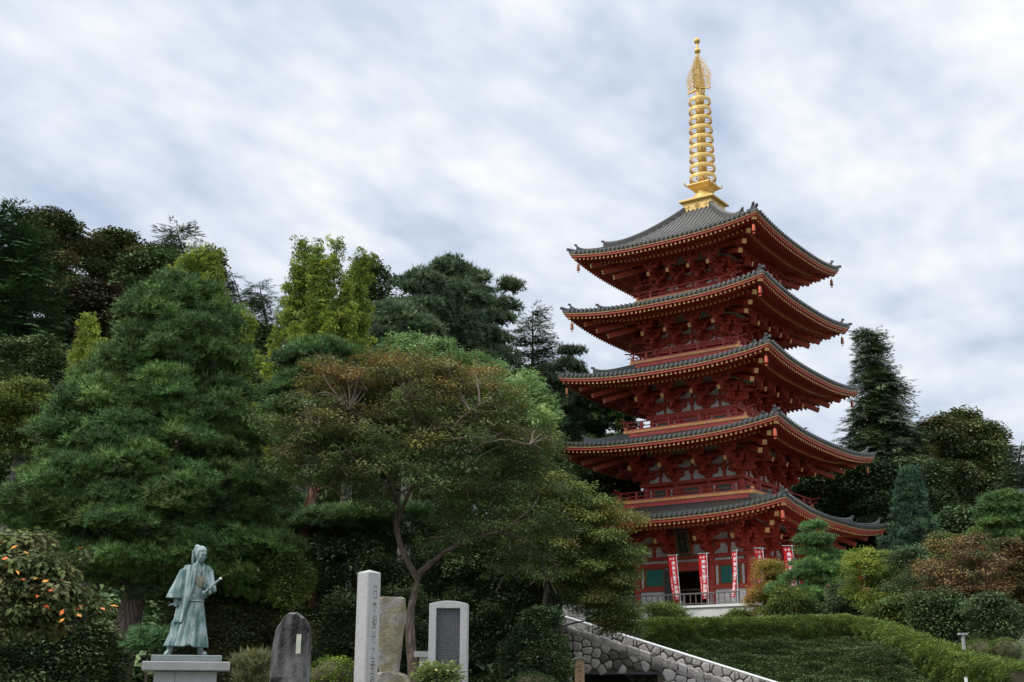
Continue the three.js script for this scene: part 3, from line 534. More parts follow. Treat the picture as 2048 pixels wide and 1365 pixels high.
// ---------------------------------------------------------------- stone-faced stair wall
function stoneFace(parent, poly, seed, gap, size, dirU, origin, m, skip, edges, stained, bulge = 0.05) {   // irregular stones fitted into a polygon of the wall's own (u, v) plane
  const R = rng(seed), us = poly.map((q) => q[0]), vs = poly.map((q) => q[1]), seeds = [], x0 = Math.min(...us), x1 = Math.max(...us), y0 = Math.min(...vs), y1 = Math.max(...vs);
  const inside = (u, v) => { let c = false; for (let i = 0, j = poly.length - 1; i < poly.length; j = i++) if ((poly[i][1] > v) !== (poly[j][1] > v) && u < (poly[j][0] - poly[i][0]) * (v - poly[i][1]) / (poly[j][1] - poly[i][1]) + poly[i][0]) c = !c; return c; };
  for (let k = 0; k < 9000 && seeds.length < 300; k++) { const u = lerp(x0, x1, R()), v = lerp(y0, y1, R()), s = size * (0.75 + 0.6 * R()); if (inside(u, v) && seeds.every((q) => Math.hypot(q[0] - u, q[1] - v) > Math.min(s, q[2]))) seeds.push([u, v, s]); }
  const clip = (P, px, py, nx, ny) => { const o = []; for (let i = 0; i < P.length; i++) { const a = P[i], b = P[(i + 1) % P.length], da = (a[0] - px) * nx + (a[1] - py) * ny, db = (b[0] - px) * nx + (b[1] - py) * ny; if (da <= 0) o.push(a); if ((da < 0) !== (db < 0)) { const t = da / (da - db); o.push([lerp(a[0], b[0], t), lerp(a[1], b[1], t)]); } } return o; };
  const out = V(-dirU.z, 0, dirU.x);
  for (const [u, v] of seeds) {
    if (skip && skip(u, v)) continue;
    let P = [[u - 1.2, v - 1.2], [u + 1.2, v - 1.2], [u + 1.2, v + 1.2], [u - 1.2, v + 1.2]];
    for (const q of seeds) { const dx = q[0] - u, dy = q[1] - v, d = Math.hypot(dx, dy); if (d < 1e-6 || d > 2.4) continue; P = clip(P, u + dx / 2 - dx / d * gap, v + dy / 2 - dy / d * gap, dx / d, dy / d); }
    for (const i of edges) { const a = poly[i], b = poly[(i + 1) % poly.length], ex = b[0] - a[0], ey = b[1] - a[1], l = Math.hypot(ex, ey); P = clip(P, a[0], a[1], ey / l, -ex / l); }
    if (P.length < 3) continue;
    const Q = []; for (let i = 0; i < P.length; i++) { const a = P[i], b = P[(i + 1) % P.length]; Q.push([lerp(a[0], b[0], 0.13), lerp(a[1], b[1], 0.13)], [lerp(a[0], b[0], 0.87), lerp(a[1], b[1], 0.87)]); }
    const mb = new MB(), at3 = (q, w, k) => origin.clone().addScaledVector(dirU, lerp(u, q[0], k)).setY(origin.y + lerp(v, q[1], k)).addScaledVector(out, w), b = bulge * (0.7 + 0.8 * R());
    for (let i = 0; i < Q.length; i++) { const q = Q[i], r = Q[(i + 1) % Q.length]; mb.quad(at3(q, -0.05, 1), at3(r, -0.05, 1), at3(r, b * 0.55, 0.97), at3(q, b * 0.55, 0.97)); mb.quad(at3(q, b * 0.55, 0.97), at3(r, b * 0.55, 0.97), at3(r, b, 0.7), at3(q, b, 0.7)); mb.tri(at3(q, b, 0.7), at3(r, b, 0.7), at3([u, v], b * (1.0 + 0.3 * R()), 0)); }
    mb.build('stone', stained && stained(u, v) ? stoneM[4] : m[Math.floor(R() * m.length)], parent);
  }
}
const stoneM = [mat(0.50, 0.455, 0.43, 0.9, { map: granite }), mat(0.54, 0.50, 0.48, 0.9, { map: granite }), mat(0.42, 0.385, 0.365, 0.9, { map: granite }), mat(0.45, 0.40, 0.385, 0.9, { map: granite }), mat(0.13, 0.12, 0.11, 0.95, { map: granite })];
{
  const A = at(1080, 1231, 38), B = at(1540, 1390, 37.4), U = B.clone().sub(A).setY(0), L = U.length(); U.normalize();
  const out = V(-U.z, 0, U.x), t = thing('stair_wall', 'sloping wall of irregular grey stones beside the stairs, dark opening below', 'stone wall', V(0, 0, 0));
  const y0 = 0.2, h0 = A.y - y0, h1 = B.y - y0, O = A.clone().setY(y0), o0 = 1.12, o1 = 3.52, oy = 1.97;
  const body = new MB(), P = (u, v, w) => O.clone().addScaledVector(U, u).setY(y0 + v).addScaledVector(out, w), th = -0.7, top = (u) => lerp(h0, h1, u / L) - 0.03;
  const prism = (us, v0) => { const f = us.map((u) => [u, typeof v0 === 'number' ? v0 : 0]); body.loft(us.map((u) => [P(u, v0, 0), P(u, top(u), 0), P(u, top(u), th), P(u, v0, th)])); body.cap([P(us[0], v0, 0), P(us[0], top(us[0]), 0), P(us[0], top(us[0]), th), P(us[0], v0, th)], true); const e = us[us.length - 1]; body.cap([P(e, v0, 0), P(e, top(e), 0), P(e, top(e), th), P(e, v0, th)]); };
  prism([0, o0], 0); prism([o0 + 0.001, o1 - 0.001], oy); prism([o1, L], 0);
  body.build('mortar_body', mat(0.085, 0.07, 0.055, 1, { map: mottle }), t);
  const dry = (u, v) => { const n = N3(u * 0.55, v * 0.35, 3.3); return n; };
  stoneFace(t, [[0, 1.35], [L, 1.35], [L, h1], [0, h0]], 11, 0.010, 0.25, U, O, stoneM.slice(0, 4), (u, v) => (u > o0 - 0.05 && u < o1 + 0.05 && v < oy + 0.02), [2], (u, v) => (Math.abs(u - 0.85) < 0.26 && v > 1.9 && v < 2.95 && N3(u * 5, v * 5, 1) > -0.3) || (Math.abs(u - 2.8) < 0.9 && v > 2.0 && v < 2.55 && N3(u * 6, v * 4, 7) > 0.05));
  // squared coping stones along the top edge
  const R = rng(4); let u = 0; while (u < L - 0.3) { const w = 0.24 + 0.26 * R(), cut = 0.17 + 0.16 * R(), bz = 0.03 + 0.07 * R(), m = new MB(), e = Math.min(u + w - 0.035, L), dip = 0.05 * R(); m.loft([u, e].map((q) => [P(q, top(q) - cut, bz * 0.6), P(q, top(q) - cut * 0.55, bz), P(q, top(q) - dip, bz), P(q, top(q) + 0.05 - dip, bz - 0.05), P(q, top(q) + 0.05 - dip, th), P(q, top(q) - cut, th)])); m.cap([P(u, top(u) - cut, bz * 0.6), P(u, top(u) - cut * 0.55, bz), P(u, top(u) - dip, bz), P(u, top(u) + 0.05 - dip, bz - 0.05), P(u, top(u) + 0.05 - dip, th)], true); m.cap([P(e, top(e) - cut, bz * 0.6), P(e, top(e) - cut * 0.55, bz), P(e, top(e) - dip, bz), P(e, top(e) + 0.05 - dip, bz - 0.05), P(e, top(e) + 0.05 - dip, th)]); m.build('coping_stone', stoneM[Math.floor(R() * 3)], t); u += w; }
  const lin = new MB(); lin.beam(P(o0 - 0.1, oy - 0.03, -0.18), P(o1 + 0.28, oy - 0.03, -0.18), 0.4, 0.08); lin.build('lintel', M.iron, t);
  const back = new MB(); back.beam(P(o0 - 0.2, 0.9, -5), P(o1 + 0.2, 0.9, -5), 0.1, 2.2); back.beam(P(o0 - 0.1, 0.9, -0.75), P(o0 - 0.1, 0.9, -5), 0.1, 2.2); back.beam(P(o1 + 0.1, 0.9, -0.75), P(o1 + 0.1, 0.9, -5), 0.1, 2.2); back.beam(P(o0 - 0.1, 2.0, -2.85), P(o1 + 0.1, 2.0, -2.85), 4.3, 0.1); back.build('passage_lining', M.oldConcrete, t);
  // the wall on the far side of the stairs and the gate pier at its head
  const t2 = thing('upper_stair_wall', 'stone wall on the far side of the stairs, behind the white handrail', 'stone wall', V(0, 0, 0)), A2 = at(1136, 1236, 41), B2 = at(1560, 1372, 40.4), U2 = B2.clone().sub(A2).setY(0), L2 = U2.length(); U2.normalize();
  const O2 = A2.clone().setY(1.2), out2 = V(-U2.z, 0, U2.x), P2 = (q, v, w) => O2.clone().addScaledVector(U2, q).setY(1.2 + v).addScaledVector(out2, w), ha = A2.y - 1.2, hb = B2.y - 1.2;
  const b2 = new MB(); b2.loft([0, L2].map((q) => [P2(q, -0.6, 0), P2(q, lerp(ha, hb, q / L2), 0), P2(q, lerp(ha, hb, q / L2), -0.5), P2(q, -0.6, -0.5)])); b2.cap([P2(0, -0.6, 0), P2(0, ha, 0), P2(0, ha, -0.5), P2(0, -0.6, -0.5)], true); b2.build('mortar_body', mat(0.085, 0.07, 0.055, 1, { map: mottle }), t2);
  stoneFace(t2, [[0, 0], [L2, 0], [L2, hb], [0, ha]], 23, 0.015, 0.30, U2, O2, stoneM.slice(0, 4), (q, v) => v < lerp(ha, hb, q / L2) - 1.3, [2]);
  const pb = at(1140, 1240, 40.6), pier = thing('stone_pier', 'squared stone gate pier at the head of the stairs', 'pier', V(pb.x + 0.12, 2.0, pb.z - 0.1), 0.25); let y = 0; const Rp = rng(8);
  for (let r = 0; r < 6; r++) { const h = 0.36 + 0.05 * Rp(), w = 0.78 - r * 0.035; for (const s of [-1, 1]) for (const q of [-1, 1]) new MB().box(s * w / 4 + s * 0.01 + (r % 2 ? 0.06 : -0.05) * (s > 0 ? 0.3 : 0.3), y + h / 2, q * w / 4, w / 2 - 0.03, h - 0.025, w / 2 - 0.03).build('stone', stoneM[Math.floor(Rp() * 4)], pier); new MB().box(0, y + h / 2, 0, w - 0.09, h, w - 0.09).build('mortar_core', M.slab, pier); y += h; }
  const hr = thing('handrail', 'white pipe handrail running down along the stone stairs', 'handrail', V(0, 0, 0)), h1p = at(1103, 1231, 39.2), h2 = at(1117, 1231, 39.2), h3 = at(1556, 1368, 38.6);
  new MB().tube([h1p, h2, h3], [0.045, 0.045], 8, 1).build('rail', M.white, hr);
  for (let k = 0; k < 9; k++) { const p = h2.clone().lerp(h3, (k + 0.3) / 9); new MB().bar(p, p.clone().add(V(0, -0.95, 0)), 0.018, 6).build('post', M.iron, hr); }
}
// wooden signpost with a little roof, in front of the stone wall
{
  const tex = canvasTex(64, 256, (c) => { c.fillStyle = '#b09070'; c.fillRect(0, 0, 64, 256); for (let k = 0; k < 40; k++) { c.fillStyle = `rgba(90,60,35,${0.05 + 0.1 * ((k * 37 % 11) / 11)})`; c.fillRect((k * 29) % 64, 0, 1.5, 256); } c.strokeStyle = '#3a2a20'; c.lineWidth = 3; writeText(c, '山内八十八', 20, 18, 26, 32); c.fillStyle = '#2b241e'; c.fillRect(46, 190, 7, 14); });
  const p = at(1159, 1330, 34), t = thing('wooden_signpost', 'pale wooden signpost with a small roof and written characters before the stone wall', 'signpost', V(p.x, 0.4, p.z), 0.1);
  new MB().box(0, 1.0, 0, 0.26, 2.06, 0.05).build('board', mat(0.42, 0.28, 0.17, 0.8, { map: mottle }), t);
  const g = panelUV(0.25, 1.0).translate(0, 1.5, 0.0285); mesh('board_face', g, mat(1, 1, 1, 0.8, { map: tex }), t);
  for (const s of [-1, 1]) { const m = new MB(); m.box(s * 0.10, 2.07, 0, 0.25, 0.025, 0.2, 0, 0, -s * 0.32); m.build('roof_board', M.slab, t); }
}
// ---------------------------------------------------------------- memorial stones
{
  const tex = canvasTex(128, 1024, (c) => { c.fillStyle = '#c0bfbf'; c.fillRect(0, 0, 128, 1024); for (let k = 0; k < 5000; k++) { const g = (k * 7919) % 97 / 97; c.fillStyle = `rgba(${g > 0.5 ? 225 : 90},${g > 0.5 ? 225 : 90},${g > 0.5 ? 225 : 92},0.22)`; c.fillRect((k * 131) % 128, (k * 577) % 1024, 1.6, 1.6); } c.strokeStyle = '#5d4a42'; c.lineWidth = 5; writeText(c, '日本観光之霊場道山動', 38, 60, 56, 74); });
  const p = at(733, 1300, 24), turn = Math.atan2(-p.x, -p.z) + 0.12, top = 3.80, w = 0.34, t = thing('inscribed_pillar', 'tall square pale granite pillar carved with a column of characters', 'stone pillar', V(p.x, 0.15, p.z), turn + Math.PI / 4 - 0.15);
  const h = top - 0.15, rows = [0, 0.02, h - 0.02, h].map((y, i) => { const q = w / 2 - (i === 0 || i === 3 ? 0.02 : 0), c = q - 0.028; return [[-c, q], [c, q], [q, c], [q, -c], [c, -q], [-c, -q], [-q, -c], [-q, c]].map(([x, z]) => V(x, y, z)); }), apex = V(0, h + 0.05, 0), b = new MB();
  b.loft(rows).cap(rows[0], true); for (let k = 0; k < 8; k++) b.tri(rows[3][k], rows[3][(k + 1) % 8], apex); b.build('shaft', M.granite, t);
  mesh('inscription', panelUV(0.27, 3.45).translate(0, h - 1.78, w / 2 + 0.003), mat(0.80, 0.79, 0.79, 0.8, { map: tex }), t);
  new MB().box(0, -0.02, 0, 0.8, 0.28, 0.8).build('foot_stone', M.slab, t);
}
function rough(mb, rows, n) { return mb; }
function boulder(name, m, parent, profile, depth, seed, n = 22, amp = 0.035) {   // an upright natural stone: rows of [y, left, right]
  const R = (a, y) => amp * (N3(Math.cos(a) * 2.3 + seed, y * 1.7, Math.sin(a) * 2.3) + 0.6 * N3(Math.cos(a) * 6 + seed, y * 5, Math.sin(a) * 6)), rows = [];
  const fine = []; for (let i = 0; i < profile.length - 1; i++) for (let k = 0; k < 4; k++) { const t = k / 4; fine.push(profile[i].map((q, j) => lerp(q, profile[i + 1][j], t))); } fine.push(profile[profile.length - 1]);
  for (const [y, l, r, d = depth] of fine) { const row = []; for (let k = 0; k < n; k++) { const a = k / n * 2 * Math.PI, c = Math.cos(a), s = Math.sin(a), e = (x) => Math.sign(x) * Math.pow(Math.abs(x), 0.55), g = 1 + R(a, y) / 0.3; row.push(V((l + r) / 2 + e(c) * (r - l) / 2 * g, y + R(a + 2, y) * 0.6, e(s) * d / 2 * g)); } rows.push(row.reverse()); }
  const b = new MB(); b.loft(rows).cap(rows[0], true); const last = rows[rows.length - 1], c = last.reduce((q, v) => q.add(v), V(0, 0, 0)).divideScalar(n); for (let k = 0; k < n; k++) b.tri(last[k], last[(k + 1) % n], c);
  return b.build(name, m, parent);
}
const mossStone = mat(1, 1, 1, 0.95, { bumpMap: grain, bumpScale: 0.012, map: texture(256, 256, (u, v) => { const k = 0.30 + 0.10 * nB(u, v) + 0.08 * nC(u, v) + 0.05 * nD(u, v), m = clamp(0.5 + 1.6 * nA(u, v), 0, 1); return [k * lerp(0.85, 0.72, m), k * lerp(0.80, 0.62, m), k * lerp(0.72, 0.40, m)]; }, 0.7, true) });
const darkStone = mat(1, 1, 1, 0.9, { bumpMap: grain, bumpScale: 0.01, map: texture(256, 256, (u, v) => { const s = clamp(0.5 + 1.5 * nA(u, v * 0.25) + 0.9 * nB(u, v * 0.2), 0, 1), f = 0.03 * nC(u, v) + 0.03 * nD(u, v), p = lerp(0.012, 0.125, s); return [p * 1.05 + f, p * 0.98 + f, p + f]; }, 0.55, true) });
{
  const p = at(781, 1300, 25.6), t = thing('natural_stele', 'brown natural stone slab on a boulder foot behind the pale inscribed pillar', 'stone slab', V(p.x, 0, p.z), 0.1);
  boulder('slab', mossStone, t, [[1.86, -0.18, 0.17], [2.1, -0.26, 0.20], [2.6, -0.34, 0.24], [3.0, -0.36, 0.28], [3.3, -0.34, 0.28], [3.42, -0.30, 0.27], [3.45, -0.22, 0.2, 0.12]], 0.24, 3);
  boulder('foot_boulder', mossStone, t, [[0, -0.6, 0.6], [1.2, -0.55, 0.52], [1.75, -0.45, 0.42], [1.92, -0.35, 0.3], [1.97, -0.2, 0.15, 0.2]], 0.7, 9, 20, 0.06);
}
{
  const p = at(897, 1300, 25), turn = Math.atan2(-p.x, -p.z) - 0.10, t = thing('monument', 'grey granite monument with rounded top and dark inset text panel', 'monument', V(p.x, 0, p.z), turn), w = 0.37, d = 0.34, y0 = 0.3;
  const s = new THREE.Shape(); s.moveTo(-w, y0); s.lineTo(w, y0); s.lineTo(w, 3.27); s.quadraticCurveTo(0, 3.38, -w, 3.27); s.closePath();
  const hole = new THREE.Path(); hole.moveTo(-0.25, 2.0); hole.lineTo(-0.25, 3.2); hole.lineTo(0.25, 3.2); hole.lineTo(0.25, 2.0); hole.closePath(); s.holes.push(hole);
  new MB().add(new THREE.ExtrudeGeometry(s, { depth: d, bevelEnabled: true, bevelSize: 0.012, bevelThickness: 0.012, bevelSegments: 2, curveSegments: 10 }), T3(0, 0, -d / 2)).build('stone_frame', M.granite, t);
  const tex = canvasTex(256, 512, (c) => { c.fillStyle = '#3d3d41'; c.fillRect(0, 0, 256, 512); const R = rng(77); for (let col = 0; col < 17; col++) for (let y = 20; y < 480; y += 13) { if (R() < 0.12) continue; c.fillStyle = `rgba(150,150,155,${0.4 + 0.35 * R()})`; const x = 16 + col * 13.6; c.fillRect(x, y, 8, 1.8); c.fillRect(x + 1 + 3 * R(), y - 3, 1.8, 9); c.fillRect(x + 1, y + 4, 7 * R() + 2, 1.6); } });
  mesh('text_panel', panelUV(0.5, 1.2).translate(0, 2.6, 0.10), mat(1, 1, 1, 0.35, { map: tex }), t); new MB().box(0, 2.6, 0.04, 0.52, 1.24, 0.1).build('panel_back', M.slab, t);
  new MB().box(0, 0.15, 0, 1.2, 0.4, 0.8).build('foot_stone', M.slab, t);
}
{
  const p = at(583, 1300, 22), t = thing('dark_stele', 'dark weathered stone slab with streaked grey face and pointed top', 'stone slab', V(p.x, 0, p.z), -0.12);
  boulder('slab', darkStone, t, [[0.1, -0.42, 0.38], [1.2, -0.38, 0.36], [1.9, -0.34, 0.33], [2.4, -0.31, 0.32], [2.65, -0.24, 0.30], [2.8, -0.15, 0.22], [2.9, -0.04, 0.08, 0.1]], 0.34, 5);
  const g = panelUV(0.085, 0.32).translate(0.175, 2.37, 0.20); mesh('paper_notice', g, mat(0.52, 0.54, 0.42, 0.8, { side: THREE.DoubleSide, map: mottle }), t);
}
{
  const p = at(849, 1315, 27), t = thing('notice_board', 'small white notice board with grey roof between the trunk and the monument', 'notice board', V(p.x, 0, p.z), 0.1);
  new MB().box(0, 2.05, 0, 0.22, 0.5, 0.03).build('board', M.white, t); new MB().box(0, 2.36, 0, 0.44, 0.12, 0.3).build('roof', M.slab, t); for (const s of [-1, 1]) new MB().box(s * 0.09, 1.0, -0.03, 0.04, 2.1, 0.04).build('post', M.iron, t);
  for (const y of [1.92, 2.02, 2.15]) new MB().box(0.02, y, 0.017, 0.13, 0.03, 0.004).build('text_line', M.iron, t);
}
// ---------------------------------------------------------------- bronze statue
function sdfMesh(f, lo, hi, cell) {             // naive surface nets
  const nx = Math.ceil((hi[0] - lo[0]) / cell) + 1, ny = Math.ceil((hi[1] - lo[1]) / cell) + 1, nz = Math.ceil((hi[2] - lo[2]) / cell) + 1, D = new Float32Array(nx * ny * nz), id = new Int32Array(nx * ny * nz).fill(-1), pos = [], idx = [], I = (i, j, k) => (k * ny + j) * nx + i;
  for (let k = 0; k < nz; k++) for (let j = 0; j < ny; j++) for (let i = 0; i < nx; i++) D[I(i, j, k)] = f(lo[0] + i * cell, lo[1] + j * cell, lo[2] + k * cell);
  for (let k = 0; k < nz - 1; k++) for (let j = 0; j < ny - 1; j++) for (let i = 0; i < nx - 1; i++) {
    let sx = 0, sy = 0, sz = 0, c = 0; const e = (a, b, c0, a1, b1, c1) => { const d0 = D[I(i + a, j + b, k + c0)], d1 = D[I(i + a1, j + b1, k + c1)]; if ((d0 < 0) !== (d1 < 0)) { const t = d0 / (d0 - d1); sx += a + (a1 - a) * t; sy += b + (b1 - b) * t; sz += c0 + (c1 - c0) * t; c++; } };
    for (let a = 0; a < 2; a++) for (let b = 0; b < 2; b++) { e(0, a, b, 1, a, b); e(a, 0, b, a, 1, b); e(a, b, 0, a, b, 1); }
    if (c) { id[I(i, j, k)] = pos.length / 3; pos.push(lo[0] + (i + sx / c) * cell, lo[1] + (j + sy / c) * cell, lo[2] + (k + sz / c) * cell); }
  }
  const q = (a, b, c, d, flip) => { if (a < 0 || b < 0 || c < 0 || d < 0) return; flip ? idx.push(a, c, b, a, d, c) : idx.push(a, b, c, a, c, d); };
  for (let k = 1; k < nz - 1; k++) for (let j = 1; j < ny - 1; j++) for (let i = 1; i < nx - 1; i++) {
    const d = D[I(i, j, k)] < 0;
    if (d !== (D[I(i + 1, j, k)] < 0)) q(id[I(i, j - 1, k - 1)], id[I(i, j, k - 1)], id[I(i, j, k)], id[I(i, j - 1, k)], !d);
    if (d !== (D[I(i, j + 1, k)] < 0)) q(id[I(i - 1, j, k - 1)], id[I(i - 1, j, k)], id[I(i, j, k)], id[I(i, j, k - 1)], !d);
    if (d !== (D[I(i, j, k + 1)] < 0)) q(id[I(i - 1, j - 1, k)], id[I(i, j - 1, k)], id[I(i, j, k)], id[I(i - 1, j, k)], !d);
  }
  const g = new THREE.BufferGeometry(); g.setAttribute('position', new THREE.Float32BufferAttribute(pos, 3)); g.setIndex(idx); g.computeVertexNormals();
  const p = g.attributes.position, n = g.attributes.normal, uv = new Float32Array(p.count * 2); for (let i = 0; i < p.count; i++) { uv[i * 2] = p.getX(i) + p.getZ(i) * 0.7; uv[i * 2 + 1] = p.getY(i); } g.setAttribute('uv', new THREE.BufferAttribute(uv, 2));
  return g;
}
const smin = (a, b, k) => { const h = clamp(0.5 + 0.5 * (b - a) / k, 0, 1); return lerp(b, a, h) - k * h * (1 - h); };
const seg = (x, y, z, a, b, r0, r1) => { const dx = b[0] - a[0], dy = b[1] - a[1], dz = b[2] - a[2], t = clamp(((x - a[0]) * dx + (y - a[1]) * dy + (z - a[2]) * dz) / (dx * dx + dy * dy + dz * dz), 0, 1); return Math.hypot(x - a[0] - dx * t, y - a[1] - dy * t, z - a[2] - dz * t) - lerp(r0, r1, t); };
const ell = (x, y, z, c, r) => { const a = (x - c[0]) / r[0], b = (y - c[1]) / r[1], d = (z - c[2]) / r[2], k = Math.hypot(a, b, d); return (k - 1) * Math.min(...r); };
{
  const foot = at(372, 1312.5, 22.25), face = Math.atan2(-foot.x, -foot.z);
  const bronzeTex = texture(256, 512, (u, v) => { const s = clamp(0.5 + 1.1 * nB(u, v * 0.16) + 0.8 * nC(u, v * 0.12) + 0.7 * nA(u, v), 0, 1), f = 1 + 0.3 * nC(u, v) + 0.2 * nD(u, v); return [lerp(0.075, 0.33, s) * f, lerp(0.155, 0.40, s) * f, lerp(0.155, 0.40, s) * f]; }, 1.1, true);
  const bronze = mat(0.95, 0.95, 0.95, 0.62, { map: bronzeTex, metalness: 0.1 }), bronzeDark = mat(0.16, 0.24, 0.25, 0.6, { map: mottle, metalness: 0.1 }), ochre = mat(0.40, 0.33, 0.22, 0.7, { map: mottle });
  const t = thing('swordsman_statue', 'green bronze statue of a robed swordsman with ponytail, one hand on his sword hilt', 'statue', V(foot.x, foot.y, foot.z), face);
  t.scale.setScalar(0.955);
  const HC = [0.125, 1.775, 0.05], yaw = 0.62, tilt = 0.22, cy = Math.cos(yaw), sy = Math.sin(yaw), ct = Math.cos(tilt), stt = Math.sin(tilt);
  const headLocal = (x, y, z) => { let X = x - HC[0], Y = y - HC[1], Z = z - HC[2]; [X, Z] = [X * cy - Z * sy, X * sy + Z * cy]; [Y, Z] = [Y * ct + Z * stt, -Y * stt + Z * ct]; return [X, Y, Z]; };
  const head = (x, y, z) => {
    const [X, Y, Z] = headLocal(x, y, z), ax = Math.abs(X);
    let d = ell(X, Y, Z, [0, 0.03, -0.01], [0.088, 0.125, 0.108]);
    d = smin(d, ell(X, Y, Z, [0, -0.07, 0.03], [0.062, 0.072, 0.066]), 0.04);                       // jaw
    d = smin(d, ell(ax, Y, Z, [0.045, -0.02, 0.068], [0.028, 0.022, 0.02]), 0.02);                  // cheeks
    d = -smin(-d, ell(ax, Y, Z, [0.037, 0.022, 0.108], [0.024, 0.014, 0.02]), 0.012);               // eye sockets
    d = smin(d, ell(ax, Y, Z, [0.036, 0.018, 0.082], [0.019, 0.009, 0.014]), 0.006);                // lids
    d = smin(d, seg(ax, Y, Z, [0.014, 0.040, 0.102], [0.06, 0.046, 0.082], 0.009, 0.006), 0.008);   // brows
    d = smin(d, seg(X, Y, Z, [0, 0.028, 0.098], [0, -0.024, 0.118], 0.009, 0.014), 0.01); d = smin(d, ell(ax, Y, Z, [0.012, -0.028, 0.104], [0.01, 0.008, 0.01]), 0.006);
    d = smin(d, ell(X, Y, Z, [0, -0.058, 0.094], [0.027, 0.007, 0.012]), 0.006); d = smin(d, ell(X, Y, Z, [0, -0.072, 0.091], [0.022, 0.008, 0.012]), 0.006); d = smin(d, ell(X, Y, Z, [0, -0.112, 0.075], [0.024, 0.02, 0.02]), 0.015);
    d = smin(d, ell(ax, Y, Z, [0.092, 0.0, -0.005], [0.012, 0.034, 0.022]), 0.008);                 // ears
    return d;
  };
  const fingers = (x, y, z, k) => k.reduce((d, [a, b, c, r]) => smin(smin(d, seg(x, y, z, a, b, r, r * 0.92), 0.006), seg(x, y, z, b, c, r * 0.92, r * 0.8), 0.006), 9);
  // right hand hangs half closed; left hand closes on the hilt
  const RH = [-0.245, 0.955, 0.09], H0 = V(0.235, 1.10, 0.20), H1 = V(0.50, 1.345, 0.36), hd = H1.clone().sub(H0).normalize(), LHc = H0.clone().lerp(H1, 0.40);
  const rf = [0, 1, 2, 3].map((k) => { const o = (k - 1.5) * 0.021, dy = [0.002, -0.008, -0.006, 0.004][k]; return [[RH[0] + o, RH[1] - 0.035, RH[2] + 0.02], [RH[0] + o * 1.05, RH[1] - 0.085 + dy, RH[2] + 0.035], [RH[0] + o, RH[1] - 0.10 + dy, RH[2] - 0.005], 0.0105]; }); rf.push([[RH[0] + 0.04, RH[1] - 0.0, RH[2] + 0.02], [RH[0] + 0.055, RH[1] - 0.045, RH[2] + 0.04], [RH[0] + 0.042, RH[1] - 0.078, RH[2] + 0.045], 0.012]);
  const side = V(0.5, -0.62, 0.6).normalize(), fr = V(0, 0, 1);
  const lf = [0, 1, 2, 3].map((k) => { const c = LHc.clone().addScaledVector(hd, (k - 1.5) * 0.024), a = c.clone().add(V(0.035, -0.045, -0.01)), b = c.clone().add(V(0.005, -0.012, 0.038)), e = c.clone().add(V(-0.022, 0.018, 0.030)); return [a.toArray(), b.toArray(), e.toArray(), 0.0115]; }); { const c = LHc.clone().addScaledVector(hd, -0.055); lf.push([c.clone().add(V(0.035, -0.02, -0.03)).toArray(), c.clone().add(V(0.0, 0.03, -0.01)).toArray(), c.clone().add(V(-0.02, 0.03, 0.028)).toArray(), 0.013]); }
  const body = (x, y, z) => {
    let d = seg(x, y, z, [0.10, 1.50, -0.02], [0.12, 1.70, 0.02], 0.068, 0.058);
    if (y > 1.55) d = smin(d, head(x, y, z), 0.02);
    d = smin(d, ell(x, y, z, [0.075, 1.30, 0], [0.165, 0.32, 0.125]), 0.05);
    d = smin(d, seg(x, y, z, [0.075, 1.52, -0.02], [0.06, 0.9, 0], 0.12, 0.13), 0.05);
    d = smin(d, seg(x, y, z, [-0.10, 1.50, 0], [-0.21, 1.26, 0.0], 0.065, 0.055), 0.05); d = smin(d, seg(x, y, z, [-0.21, 1.26, 0], [RH[0], RH[1] + 0.06, RH[2]], 0.052, 0.034), 0.03);
    d = smin(d, seg(x, y, z, [0.23, 1.50, -0.02], [0.37, 1.26, -0.01], 0.065, 0.055), 0.05); d = smin(d, seg(x, y, z, [0.37, 1.26, -0.01], [LHc.x + 0.04, LHc.y - 0.05, LHc.z - 0.04], 0.052, 0.034), 0.03);
    if (y < 1.08 && x < 0) { d = smin(d, ell(x, y, z, [RH[0], RH[1], RH[2]], [0.047, 0.055, 0.03]), 0.025); d = smin(d, fingers(x, y, z, rf), 0.008); }
    if (x > 0.15 && y > 1.0) { d = smin(d, ell(x, y, z, [LHc.x + 0.035, LHc.y - 0.035, LHc.z - 0.015], [0.05, 0.05, 0.035]), 0.02); d = smin(d, fingers(x, y, z, lf), 0.008); }
    for (const [fx, fz, dir] of [[-0.30, 0.02, -0.25], [0.235, -0.03, 0.55]]) {                       // legs, ankles and sandalled feet
      d = smin(d, seg(x, y, z, [fx * 0.75, 0.55, 0], [fx, 0.09, fz - 0.03], 0.085, 0.048), 0.03);
      d = smin(d, seg(x, y, z, [fx, 0.05, fz - 0.06], [fx + Math.sin(dir) * 0.15, 0.038, fz + Math.cos(dir) * 0.15], 0.045, 0.04), 0.03);
      for (let k = 0; k < 5; k++) { const o = (k - 2) * 0.021, c = Math.cos(dir), s = Math.sin(dir), l = 0.195 - Math.abs(k - 1.2) * 0.012; d = smin(d, seg(x, y, z, [fx + s * 0.14 + c * o, 0.03, fz + c * 0.14 - s * o], [fx + s * l + c * o, 0.022, fz + c * l - s * o], 0.013, 0.011), 0.006); }
      d = Math.max(Math.min(d, 9), -y);
    }
    return d;
  };
  mesh('body', sdfMesh(body, [-0.46, -0.01, -0.2], [0.52, 2.0, 0.42], 0.0085), bronze, t);
